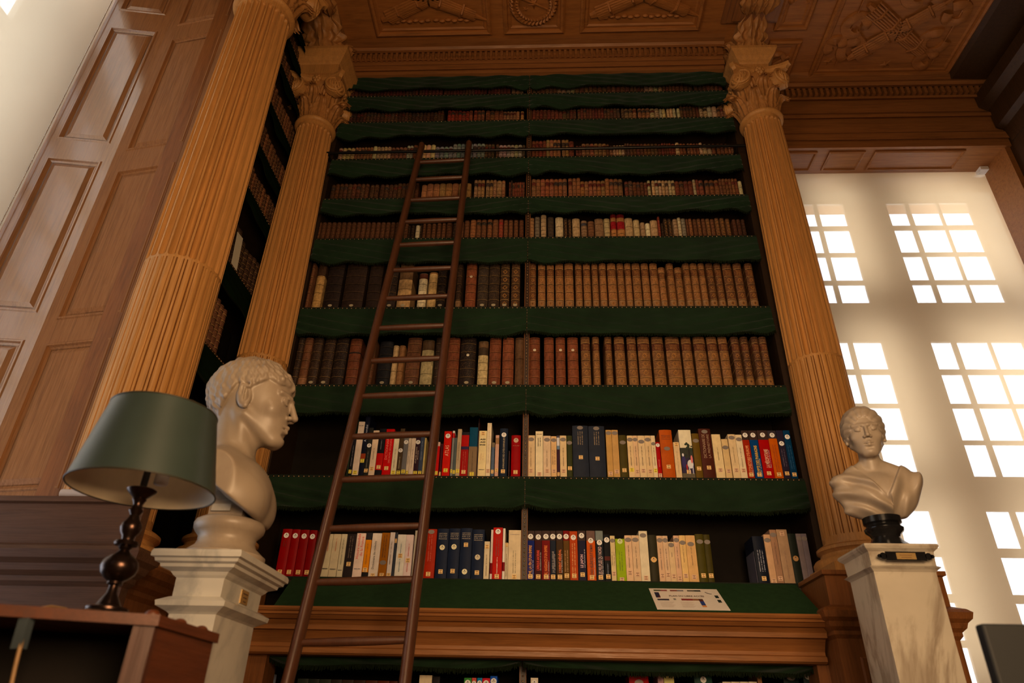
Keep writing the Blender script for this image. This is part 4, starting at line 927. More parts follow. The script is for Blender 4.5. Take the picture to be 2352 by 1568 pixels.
# picture on the spine of the illustrated book (tree, riders)
def spine_picture(o):
    m=MB(); me=o.data; ws=[v.co.x for v in me.vertices]; w=max(ws)-min(ws); h=max(v.co.z for v in me.vertices); y=-.0016; rnd=random.Random(3)
    for i in range(16): m.disc((w*rnd.uniform(-.05,.42),y-.00003*i,h*rnd.uniform(.5,.72)),w*rnd.uniform(.06,.13),9,col=P(34+rnd.randint(0,14),52,30))
    for i in range(10): m.disc((w*rnd.uniform(-.42,.3),y-.00003*i,h*rnd.uniform(.40,.5)),w*rnd.uniform(.08,.14),9,col=P(44,44,34))
    m.quad((w*.12,y,h*.35),(w*.26,y,h*.35),(w*.26,y,h*.6),(w*.12,y,h*.6),P(40,34,26))
    m.disc((w*.2,y-.0005,h*.28),h*.09,14,col=P(205,190,175),rx=w*.24); m.disc((w*.34,y-.0006,h*.38),h*.085,12,col=P(206,108,92),rx=w*.09); m.disc((-w*.3,y-.0005,h*.33),h*.13,12,col=P(54,40,78),rx=w*.16); m.disc((-w*.33,y-.0007,h*.47),h*.035,10,col=P(208,190,170),rx=w*.08); m.disc((-w*.1,y-.0007,h*.22),h*.06,10,col=P(170,40,40),rx=w*.06)
    for dx in (.05,.34): m.quad((w*dx,y-.0006,h*.08),(w*(dx+.05),y-.0006,h*.08),(w*(dx+.07),y-.0006,h*.24),(w*(dx-.02),y-.0006,h*.24),P(190,178,165))
    m.build('spine_picture',STICK,o,fix=False)
spine_picture(D[(1,20)])
# ------------------------------------------------------------------ bookends
def bookend(label,x,z0,h,y0,y1,c,foot,lean=0):
    o=empty('bookend',label,'bookend',(x,y0,z0),0)
    m=MB().box((-.0008,0,0),(.0008,y1-y0,h)); m.xf(Matrix.Rotation(lean,4,'Y')); m.build('upright_plate',plain('bookend_metal_%d'%len(bpy.data.materials),P(*c),.35),o)
    a,b=(0,foot) if foot>0 else (foot,0)
    MB().box((a,0,0),(b,y1-y0,.0014)).build('base_plate',plain('bookend_base_%d'%len(bpy.data.materials),P(*c),.35),o)
bx=lambda x,y: atY(x,y,SY+.01).x
bookend('tall dark green metal bookend behind left ladder rail, second shelf above slope',bx(796.5,1089),ZS[1]+.001,.36,SY+.01,SY+.14,(70,84,50),-.02)
bookend('tall maroon bookend standing left of the white ASSASSINS book',bx(1094.9,1092),ZS[1]+.001,.335,SY+.005,SY+.13,(70,26,20),-.0012)
bookend('low pinkish metal bookend between navy book and red book, second shelf',bx(1168.5,1092),ZS[1]+.001,.145,SY+.012,SY+.13,(120,60,50),-.012)
bookend('grey metal bookend holding the short group of books near right column',bx(1739.5,1324),ZS[0]+.001,.155,SY+.012,SY+.15,(96,86,84),-.05)
bookend('cream bookend edge right beside the studded centre post, second shelf',bx(1208.6,1092),ZS[1]+.001,.135,SY+.012,SY+.12,(200,176,130),-.0012)
# ------------------------------------------------------------------ old leather books
BR=(112,66,36);TA=(156,108,62);DK=(58,38,24);VD=(40,26,18);CRM=(196,164,108);RB=(128,66,34);GO=(176,130,68);RD=(140,24,20);PAL=(206,178,126);GT=(150,132,96)
def old(x0,x1,yt,yb,row,c,label,group,sticker=None,gilt=.5,title=None,bottom=None,nb=5,sec=None,sy=SY+.014,seed=0,oval=False):
    rnd=random.Random(seed+int(x0*10)); X0=atY(x0,yb,sy).x; X1=atY(x1,yb,sy).x; w=X1-X0; cx=(X0+X1)/2; z0=ZS[row]+.001
    h=zel((x0+x1)/2-((x0+x1)/2-1206)*.03,yt,sy)-z0
    jit=rnd.uniform(.85,1.12); col=tuple(min(.9,v*jit) for v in P(*c))
    rows=antiq_rows(col,rnd,nb,gilt,P(*title) if title else None,P(*bottom) if bottom else None)
    if sec:
        rr=[]
        for f,e,cc in rows:
            k=cc
            for a,b,sc_ in sec:
                if a<=f<b: k=P(*sc_)+(cc[3]*.3,)
            rr.append((f,e,k))
        rows=rr
    m=MB(); bookmesh(m,0,w*.97,0,h,0,.16,rows,min(.013,w*.32),n=9)
    if gilt>.75:
        g=mixc(P(170,112,48),col,.25)+(0.,); y_=-.0012; q=min(w*.26,h/(nb+.8)*.30)
        for k in range(nb):
            if title and k==nb-1: 
                for dz in (-.012,0,.012): m.quad((-w*.28,y_,h*((k+.5)/(nb+.8))+dz-.0016),(w*.28,y_,h*((k+.5)/(nb+.8))+dz-.0016),(w*.28,y_,h*((k+.5)/(nb+.8))+dz+.0016),(-w*.28,y_,h*((k+.5)/(nb+.8))+dz+.0016),g)
                continue
            zc__=h*((k+.5)/(nb+.8)); m.add([(-q,y_,zc__),(0,y_,zc__-q*1.1),(q,y_,zc__),(0,y_,zc__+q*1.1)],[(0,1,2,3)],g); m.add([(-q*.6,y_-.0004,zc__),(0,y_-.0004,zc__-q*.66),(q*.6,y_-.0004,zc__),(0,y_-.0004,zc__+q*.66)],[(0,1,2,3)],mixc(col,(0,0,0),.15)+(.6,))
    o=m.build('book',LEATH,None,smooth=40,loc=(cx,sy,z0))
    if sticker: sticker_round(o,0,h*sticker,-.0028,.0085,(205,180,135),True)
    if oval: sticker_round(o,0,h*.06,-.0018,.009,(150,128,90),False,.013,'oval_sticker')
    tag(o,label,'book',group); return o
def series(data,yb,row,side,group,default,scale,ox,oy):
    n=len(data)
    for i,d in enumerate(data):
        a,b,t,c=d[:4]; ex=d[4] if len(d)>4 else {}
        x0,x1,yt=ox+a/scale,ox+b/scale,oy+t/scale
        k=i+1 if side=='right' else n-i
        cn=ex.pop('cn',None) or cname(c); wd=x1-x0
        desc=('thick ' if wd>36 else 'slim ' if wd<13 else '')+cn
        mat_='vellum-bound' if sum(c)>430 else 'leather-bound'
        st=' with round white sticker' if ex.get('sticker') else ''
        lab=f"{desc} {mat_} old book{st}, {ORD(k)} {side} of studded post, {SHN[row]}"
        if NW(lab)>16: lab=f"{desc} old book{st}, {ORD(k)} {side} of post, {SHN[row]}"
        if NW(lab)>16: lab=f"{desc} old book{st}, {ORD(k)} {side} of post, {SHN[row].replace(' above the slope','')}"
        old(x0,x1,yt,yb,row,c,lab,group,seed=row*100+i,**{**default,**ex})
# third shelf (large folios)
series([(60,125,60,DK),(125,205,60,BR,{'bottom':(150,100,60)}),(215,305,60,DK,{'oval':True}),(325,430,60,DK,{'oval':True}),(440,560,60,VD),(575,690,70,RB,{'sec':[(.55,.7,(44,36,28))]}),(775,835,80,BR),(870,1000,95,(30,27,25),{'sticker':.52,'oval':True,'gilt':.1}),(1002,1056,135,(190,150,94),{'gilt':0,'nb':2}),(1060,1122,135,(150,100,52),{'gilt':0,'nb':2}),(1138,1277,60,BR,{'oval':True}),(1285,1402,85,(190,162,104),{'gilt':0,'nb':3,'sec':[(.7,.97,(96,66,36))]}),(1415,1475,60,DK),(1535,1652,60,RB),(1660,1812,60,VD,{'sticker':.62,'oval':True}),(1835,1932,95,(190,158,100),{'gilt':.1,'sec':[(.62,.8,(70,50,30)),(.8,.99,(110,76,42))],'cn':'pale gold and brown'}),(1942,2057,60,RB,{'oval':True,'gilt':.2}),(2070,2182,60,RB,{'oval':True,'gilt':.2}),(2192,2282,60,(96,62,32),{'gilt':.0,'nb':1})],882,2,'left','large old books on the third shelf',{'gilt':.35},4.126,650,760)
R2x=[(80,165),(195,272),(285,360),(375,460),(480,553),(570,625),(665,722),(740,820),(838,910),(920,1015),(1030,1122),(1138,1248),(1262,1340),(1355,1448),(1460,1540),(1550,1622),(1650,1712),(1725,1785),(1810,1865),(1870,1930)]
series([(a,b,960 if i<4 else 955,(RB if i<4 else (136,88,46)) if i<16 else (104,64,36),({'sticker':.72} if i in (0,2,3) else {})|({'gilt':.25} if i<4 else {'gilt':.85,'title':(96,50,28),'bottom':(150,100,50)})) for i,(a,b) in enumerate(R2x)],883,2,'right','large gilt old books on the third shelf',{},3.267,1190,480)
# fourth shelf
series([(-5,28,560,BR),(62,150,555,(190,140,74),{'sec':[(.7,.99,(70,44,24))],'cn':'gold and brown'}),(175,345,550,VD,{'gilt':.1,'oval':True}),(370,592,550,(50,32,20),{'gilt':.1,'oval':True}),(620,762,550,DK,{'gilt':.1}),(818,930,560,(52,38,28),{'oval':True}),(943,1088,545,(178,134,78),{'gilt':.1,'nb':4,'oval':True,'sec':[(.55,.99,(110,76,42))],'cn':'tan'}),(1158,1247,668,PAL,{'gilt':.05,'sec':[(.84,.97,(90,44,24))]}),(1262,1352,655,(196,152,88),{'gilt':.05,'nb':2,'sec':[(.8,.99,(140,92,46))]}),(1355,1450,560,VD,{'oval':True}),(1555,1617,555,DK,{'bottom':(140,100,60)}),(1655,1767,555,RB,{'sticker':.68,'gilt':.3}),(1783,1897,550,(66,50,34),{'oval':True}),(1900,2017,550,(64,46,30),{'oval':True}),(2023,2122,550,(72,48,28),{'gilt':.9,'oval':True}),(2138,2232,550,(84,54,30),{'gilt':.8,'oval':True})],703,3,'left','old books on the fourth shelf',{'gilt':.4},4.523,700,480)
R3=[(65,132),(148,224),(235,309),(320,403),(412,501),(517,588),(597,670),(682,747),(757,828),(838,925),(935,1004),(1012,1077),(1085,1167),(1177,1251),(1262,1340),(1345,1412),(1430,1502),(1508,1580),(1595,1662),(1668,1740),(1748,1812),(1825,1898),(1908,1977),(1990,2082),(2098,2182),(2215,2292)]
series([(a,b,560 if i in (15,17) else 520,(150,96,50) if 0<i<21 else (112,68,36),{'title':(104,58,28),'bottom':(150,106,62)}) for i,(a,b) in enumerate(R3)],703,3,'right','matching gilt leather set on the fourth shelf',{'gilt':.95},4.2,1200,480)
# fifth shelf
e=[100,150,200,250,303,355,408,460,513,565,616,666,718,770,822,874,924,972]
L4=[(a+2,b-3,135,(92,52,28)) for a,b in zip(e,e[1:])]
L4+=[(1020,1062,150,BR),(1066,1086,170,(70,46,30)),(1094,1130,165,DK),(1140,1187,168,PAL,{'gilt':0,'nb':1}),(1190,1210,160,DK),(1214,1247,150,BR),(1255,1302,150,BR),(1310,1352,150,BR),(1362,1408,145,BR),(1415,1455,145,BR),(1460,1522,140,BR),(1530,1576,140,DK),(1600,1645,130,BR),(1650,1702,118,BR),(1710,1772,110,(140,84,44)),(1775,1826,108,BR,{'title':(50,40,30)}),(1828,1882,108,BR,{'title':(50,40,30)}),(1890,1942,105,(130,76,40),{'title':(50,40,30)}),(1945,2006,108,(120,72,40)),(2010,2057,104,(140,60,36),{'title':(150,40,30)}),(2063,2108,112,BR),(2113,2160,112,BR),(2168,2216,112,BR),(2224,2272,112,(96,52,28))]
series(L4,546,4,'left','small old books on the fifth shelf',{'gilt':.5},4.523,700,480)
R4=[(65,113,85,TA),(118,169,75,(120,100,72),{'gilt':.1}),(175,233,55,(168,132,86),{'gilt':.1}),(243,305,75,(70,54,38)),(319,397,78,(204,170,116),{'gilt':.0,'nb':1}),(403,437,90,DK,{'gilt':.9}),(443,476,95,DK,{'gilt':.9}),(483,559,90,(180,140,88),{'gilt':0,'nb':1}),(568,629,110,(136,100,64),{'title':(66,60,56)}),(633,698,115,(126,80,46)),(703,789,92,(136,98,60),{'gilt':.1,'nb':2}),(792,853,90,(180,148,92),{'gilt':0,'nb':3}),(859,916,48,(176,112,56),{'sec':[(.34,.6,(150,26,26)),(.8,.99,(120,22,20))],'cn':'red and gold'}),(919,996,48,(178,116,58),{'sec':[(.34,.6,(150,26,26)),(.8,.99,(120,22,20))],'cn':'red and gold'}),(998,1075,85,(172,134,84),{'gilt':0,'nb':1}),(1080,1142,102,(190,154,96),{'gilt':0,'nb':1}),(1147,1192,128,(160,122,78),{'gilt':0,'nb':1}),(1196,1242,136,(216,188,130),{'gilt':0,'nb':1}),(1245,1317,106,(168,128,80),{'gilt':0,'nb':1}),(1319,1341,72,(140,60,34)),(1348,1373,136,DK),(1377,1414,90,DK,{'gilt':.8}),(1418,1453,92,DK,{'gilt':.8}),(1467,1513,95,(156,118,76),{'gilt':.1}),(1514,1547,82,(196,164,110),{'gilt':0}),(1549,1592,90,(136,116,84),{'gilt':.1}),(1595,1616,95,BR),(1620,1656,92,(130,74,40),{'gilt':.9}),(1664,1701,96,BR),(1705,1741,92,BR,{'gilt':.8}),(1749,1786,92,BR),(1790,1831,92,(120,76,40),{'gilt':.8}),(1835,1872,96,BR),(1879,1921,86,(116,72,38),{'gilt':.8}),(1929,1973,86,(116,72,38),{'gilt':.8}),(1984,2026,92,(110,68,36),{'gilt':.8}),(2050,2087,98,(84,46,26)),(2093,2131,98,(80,44,26)),(2138,2172,98,(74,42,26))]
series(R4,543,4,'right','small old books on the fifth shelf',{'gilt':.35},4.2,1200,480)
# books of the lower stage whose tops show at the bottom edge
def low(x0,x1,yt,c,label,fl='',hard=False):
    sy=3.47; X0=atY(x0,1562,sy).x; X1=atY(x1,1562,sy).x; z0=1.001; h=zel((x0+x1)/2,yt,sy)-z0; w=X1-X0; col=P(*c)
    m=MB(); bookmesh(m,0,w,0,h,0,.16,[(0,0,col),(1,0,col)],.004 if hard else .001); o=m.build('book',PAPER,None,smooth=30,loc=((X0+X1)/2,sy,z0))
    if 'R' in fl: sticker_round(o,0,h-.022,-.002,min(.0135,w*.48))
    if 'O' in fl: sticker_round(o,0,h-.028,-.002,.014,(150,130,104),False,min(.02,w*.4),'oval_sticker')
    tag(o,label,'book','books on the lower stage under the counter')
low(573,606,1543,(176,168,158),'white box file at far left under the counter, behind marble pedestal','R')
cs=[(44,44,30),(40,40,28),(46,46,30),(44,34,22),(56,38,24),(60,36,22),(86,44,24),(96,44,22),(80,36,20)]
xs_=[683,709,734,761,786,813,840,868,895,914]
for i in range(9): low(xs_[i],xs_[i+1]-.8,1558+i*.7,cs[i],f"dull {'green' if i<3 else 'brown'} book between the ladder rails under counter, {ORD(i+1)} from left",hard=True)
low(963,992,1550,(206,176,130),'cream book under counter just right of the right ladder rail')
low(993,1010,1553,(34,26,22),'black book under counter beside the cream one, right of ladder')
for a,b,t,c,n in ((1066,1083,1556,(70,124,50),'green'),(1084,1094,1556,(196,90,70),'pale red'),(1096,1107.5,1556,(40,120,140),'turquoise'),(1108,1125.5,1557,(190,50,50),'red'),(1126,1142,1552,(24,80,150),'bright blue')): low(a,b,t,c,f"{n} spine in the bright group under the counter, left of studded post",'R')
low(1219,1236,1556,(206,180,140),'white book under the counter just right of the studded post','R')
low(1445,1490,1552,(160,24,20),'thick red book with oval sticker under counter, below the plan','O',True)
low(1511,1524,1538,(190,140,120),'thin tall pinkish book under counter, below the plan')
low(1525,1548.5,1552,(214,190,110),'pale yellow book beside pinkish one under the counter')
low(1595,1636,1548,(40,62,44),'green book with round white sticker under the counter','R',True)
for i in range(4): low(1659+i*20,1678+i*20,1565,(200,176,136),f"cream book barely showing under counter toward right, {ORD(i+1)} of the row")
low(1740,1750,1535,(150,104,60),'thin tall tan book rising between cream ones under counter')
low(1800,1835,1539,(22,34,26),'wide dark green hardback near right end under counter','O',True)
low(1846,1870,1537,(22,34,28),'narrow dark green hardback at right end under counter','O',True)
# ------------------------------------------------------------------ all remaining, smaller old books: one mesh
REST=MB(); rnd=random.Random(5)
def many(row,x0,x1,pal,yt,wr,sy=SY+.014,seed=0,nb=4):
    r=random.Random(seed); X=x0; z0=ZS[row]+.001
    ztop=zel(1210,yt,sy); c=r.choice(pal); run=0
    while X<x1:
        if run<=0: c=r.choice(pal); run=r.choice((1,1,2,4,6,8)); w=r.uniform(*wr); hh=(ztop-z0)*r.uniform(.82,1.03)
        run-=1; ww=w*r.uniform(.94,1.05)
        if X+ww>x1: break
        col=tuple(min(.9,v*r.uniform(.8,1.15)) for v in P(*c)); light=sum(c)>400
        rows=antiq_rows(col,r,1 if light else nb,0 if light else r.choice((.2,.5,.8)),None if light else P(*r.choice(((92,36,24),(60,44,34),c))))
        bookmesh(REST,X+ww/2,ww*.95,z0,z0+hh*r.uniform(.98,1.0),sy,.14,rows,min(.010,ww*.32),n=5); X+=ww+.0008+(r.random()<.05)*.008
dk=[(88,50,28),(96,54,28),(76,44,26)]; mix=[(96,56,30),(130,84,48),(170,132,84),(120,70,38),(108,52,32),(184,150,98),(90,60,36)]
a,b=XL+.05,XD-.018; c_,d=XD+.02,XR-.03
many(5,a,a+.62,dk,416,(.027,.031),seed=1); many(5,a+.63,a+.98,[(164,116,66),(150,100,54)],416,(.03,.045),seed=2,nb=1); many(5,a+.99,b-.12,[(128,78,42),(134,70,38),(140,100,60)],412,(.022,.034),seed=3); many(5,b-.115,b,[(70,48,34),(120,60,36)],414,(.010,.014),seed=4)
many(5,c_,c_+.62,[(140,88,46),(136,82,44)],410,(.026,.030),seed=5); many(5,c_+.63,d,mix,414,(.018,.034),seed=6)
many(6,a,b,mix+[(120,120,100),(150,130,96)],328,(.02,.034),seed=7); many(6,c_,c_+.3,[(150,100,54),(120,54,32),(160,110,60)],322,(.024,.036),seed=8); many(6,c_+.31,d,mix,332,(.016,.03),seed=9)
many(7,a,a+.75,[(80,46,28),(72,40,26)],250,(.022,.028),seed=10); many(7,a+.76,b,[(130,70,36),(150,96,54),(140,50,30)],250,(.022,.032),seed=11); many(7,c_,d,mix+[(184,150,98)],249,(.018,.036),seed=12)
many(8,a,b-.12,[(90,38,28),(80,38,26),(80,48,30)],192,(.02,.028),seed=13); many(8,b-.118,b,[(130,90,52)],189,(.026,.034),seed=14); many(8,c_,d,[(96,58,32),(80,46,28),(150,116,70),(92,50,30)],191,(.02,.034),seed=15)
# side bookcase: spines face +X
def sideb(m,row,y0,y1,pal,h,wr,seed):
    r=random.Random(seed); Y=y0; M=Matrix.Translation((SX-.016,0,0))@Matrix.Rotation(PI/2,4,'Z')
    while Y<y1:
        w=r.uniform(*wr); c=r.choice(pal); col=P(*c)
        bookmesh(m,Y+w/2,w*.96,ZS[row]+.001,ZS[row]+h*r.uniform(.85,1),0,.15,antiq_rows(col,r,5,.8),min(.012,w*.3),n=7,M=M); Y+=w+.001
for row,h,s in ((4,.19,1),(5,.19,2),(6,.2,3),(7,.15,4),(8,.13,5)): sideb(REST,row,2.84,3.72,[(96,58,32),(120,70,38),(84,50,30)],h,(.03,.045),s)
sideb(REST,3,3.12,3.6,[(60,40,26),(70,44,28)],.25,(.05,.07),6); sideb(REST,1,2.85,3.6,[(60,40,26)],.25,(.05,.06),7)
tag(REST.build('antique_books',LEATH,None,smooth=40),'rows of small old leather and vellum books filling the upper shelves and corner case','books',kind='stuff')
for row,Ys,h,cl,gn in ((3,(2.86,2.925,2.99,3.05),.27,[(64,42,28),(58,38,26),(70,46,30),(60,40,28)],'fourth'),(2,(2.86,2.905,2.95,2.995,3.04,3.085,3.13),.30,[(112,68,40)]*7,'third')):
    for i,(Y0,c) in enumerate(zip(Ys,cl)):
        w=(Ys[1]-Ys[0])*.97; m=MB(); M=Matrix.Rotation(PI/2,4,'Z'); r=random.Random(i+row)
        bookmesh(m,0,w,0,h*r.uniform(.94,1),0,.16,antiq_rows(P(*c),r,6,.9 if row==2 else .4),.012,n=9,M=M)
        o=m.build('book',LEATH,None,smooth=40,loc=(SX-.016,Y0+w/2,ZS[row]+.001))
        tag(o,f"old leather book in the dark corner case, {gn} shelf, {ORD(i+1)} from front column",'book','old books in the corner case between columns')
o=MB().box((0,0,0),(.0015,.075,.22)).build('card',flat(P(190,170,130)),None,loc=(SX-.012,3.06,ZS[3]+.001)); o.rotation_euler=(.12,0,0)
tag(o,'upright cream card beside dark books in the corner case','card')
# ------------------------------------------------------------------ plan lying on the slope
q0=Vector((0,3.2,zc)); q1=Vector((0,SY,ZS[0])); dv_=(q1-q0).normalized(); nv_=Vector((0,-dv_.z,dv_.y))
def onslope(x,y):
    d=Vector(ray(x,y)); o_=Vector((0,0,CZ)); p0=q0+nv_*.002; t=(p0-o_).dot(nv_)/d.dot(nv_); return o_+d*t
ca=onslope(1493,1353); cb=onslope(1648,1352); 
SGz=[onslope(*p) for p in ((1508,1401),(1673,1400))]
cen=(ca+cb+SGz[0]+SGz[1])/4; ws=((cb-ca).length+(SGz[1]-SGz[0]).length)/2; hs=((ca-SGz[0]).length+(cb-SGz[1]).length)/2
M=Matrix(((1,0,0),(0,dv_.y,nv_.y),(0,dv_.z,nv_.z))).to_4x4(); M=Matrix.Translation(cen)@M
PL=empty('plan_sheet','white printed plan headed PLAN DU LIBRE ACCÈS lying on green slope','sign'); PL.matrix_world=M
MB().box((-ws/2,-hs/2,0),(ws/2,hs/2,.0015)).build('sheet',plain('sign_paper',P(222,196,160),.5,nz=.03),PL)
m=MB()
def R(x0,y0,x1,y1,c): m.quad((ws*(x0-.5),hs*(.5-y1),.002),(ws*(x1-.5),hs*(.5-y1),.002),(ws*(x1-.5),hs*(.5-y0),.002),(ws*(x0-.5),hs*(.5-y0),.002),P(*c))
for x,c1,c2 in ((.06,(70,70,36),(140,60,50)),(.30,(130,60,40),(120,110,100)),(.55,(90,80,60),(40,44,34))): R(x,.07,x+.10,.135,c1); R(x+.10,.07,x+.195,.135,c2)
R(.055,.2,.12,.46,(36,32,52)); R(.09,.33,.12,.46,(190,80,40)); R(.06,.52,.225,.59,(40,32,44))
R(.40,.50,.56,.58,(130,32,28)); R(.56,.50,.70,.58,(140,86,44)); R(.645,.50,.705,.62,(90,40,40)); R(.645,.62,.705,.80,(36,56,100)); R(.645,.80,.705,.88,(206,130,60))
R(.905,.32,.955,.45,(34,44,34)); R(.905,.53,.955,.66,(34,44,34)); R(.29,.49,.325,.57,(130,120,96))
for k in range(6): R(.08,.66+.045*k,.08+.20*(1-.1*(k%3)),.675+.045*k,(196,168,134)); R(.37,.66+.045*k,.37+.18*(1-.12*(k%2)),.675+.045*k,(196,168,134))
m.tube([(ws*(.80+.08*t-.5),hs*(.5-(.17+.09*(1-(1-t)**2))),.002) for t in (0,.25,.5,.75,1)],.0018,5,P(50,36,30))
m.build('printed_map',STICK,PL,fix=False)
me=textmesh('PLAN DU LIBRE ACCÈS',hs*.085,ws*.5,True); to=bpy.data.objects.new('heading',me); COL.objects.link(to); me.materials.append(flat(P(120,96,74))); to.parent=PL; to.location=(0,hs*.135,.0022)
# ------------------------------------------------------------------ signed-distance sculpting for the marble busts
class Field:
    def __init__(s,lo,hi,h):
        s.lo=np.array(lo,np.float32); s.h=h; n=[int(round((b-a)/h))+1 for a,b in zip(lo,hi)]; s.n=n
        s.X,s.Y,s.Z=np.meshgrid(*[lo[i]+h*np.arange(n[i],dtype=np.float32) for i in range(3)],indexing='ij')
    def ell(s,c,r,rot=None):
        x,y,z=s.X-c[0],s.Y-c[1],s.Z-c[2]
        if rot: # rotation about x axis
            ca,sa=math.cos(rot),math.sin(rot); y,z=y*ca+z*sa,-y*sa+z*ca
        k=np.sqrt((x/r[0])**2+(y/r[1])**2+(z/r[2])**2); k2=np.sqrt((x/r[0]**2)**2+(y/r[1]**2)**2+(z/r[2]**2)**2)+1e-6
        return k*(k-1)/k2
    def cap(s,a,b,r0,r1=None):
        r1=r0 if r1 is None else r1; a=np.array(a,np.float32);b=np.array(b,np.float32); d=b-a; L=float(d@d)
        px,py,pz=s.X-a[0],s.Y-a[1],s.Z-a[2]
        t=np.clip((px*d[0]+py*d[1]+pz*d[2])/L,0,1)
        return np.sqrt((px-d[0]*t)**2+(py-d[1]*t)**2+(pz-d[2]*t)**2)-(r0+(r1-r0)*t)
    def mesh(s,Fv):
        n=Fv.shape; ins=Fv<0
        c=[Fv[i:n[0]-1+i,j:n[1]-1+j,k:n[2]-1+k] for i in (0,1) for j in (0,1) for k in (0,1)]
        offs=[(i,j,k) for i in (0,1) for j in (0,1) for k in (0,1)]
        sgn=sum((q<0).astype(np.int8) for q in c); act=(sgn>0)&(sgn<8)
        idx=np.argwhere(act); vals=np.stack([q[act] for q in c],1)
        acc=np.zeros((len(idx),3)); cnt=np.zeros(len(idx))
        for a in range(8):
            for b in range(a+1,8):
                if sum(abs(p-q) for p,q in zip(offs[a],offs[b]))!=1: continue
                fa,fb=vals[:,a],vals[:,b]; m=(fa<0)!=(fb<0); t=np.where(m,fa/(fa-fb+1e-12),0)
                pa=np.array(offs[a]);pb=np.array(offs[b])
                acc+=np.where(m[:,None],pa+(pb-pa)*t[:,None],0); cnt+=m
        v=(idx+acc/cnt[:,None])*s.h+s.lo
        num=-np.ones(act.shape,np.int64); num[act]=np.arange(len(idx)); faces=[]
        for ax in range(3):
            sl0=[slice(None)]*3; sl1=[slice(None)]*3; sl0[ax]=slice(0,-1); sl1[ax]=slice(1,None)
            cross=ins[tuple(sl0)]!=ins[tuple(sl1)]; p=np.argwhere(cross); o=[q for q in range(3) if q!=ax]
            ok=np.ones(len(p),bool)
            for q in o: ok&=(p[:,q]>0)&(p[:,q]<n[q]-1)
            p=p[ok]; fl=ins[tuple(sl0)][cross][ok]
            def at(d0,d1):
                r=p.copy(); r[:,o[0]]-=d0; r[:,o[1]]-=d1; return num[r[:,0],r[:,1],r[:,2]]
            q=np.stack([at(0,0),at(1,0),at(1,1),at(0,1)],1); q=q[(q>=0).all(1)]; faces.append(q)
        return v,np.concatenate(faces)
def smin(a,b,k): h=np.clip(.5+.5*(b-a)/k,0,1); return b+(a-b)*h-k*h*(1-h)
def smax(a,b,k): return -smin(-a,-b,k)
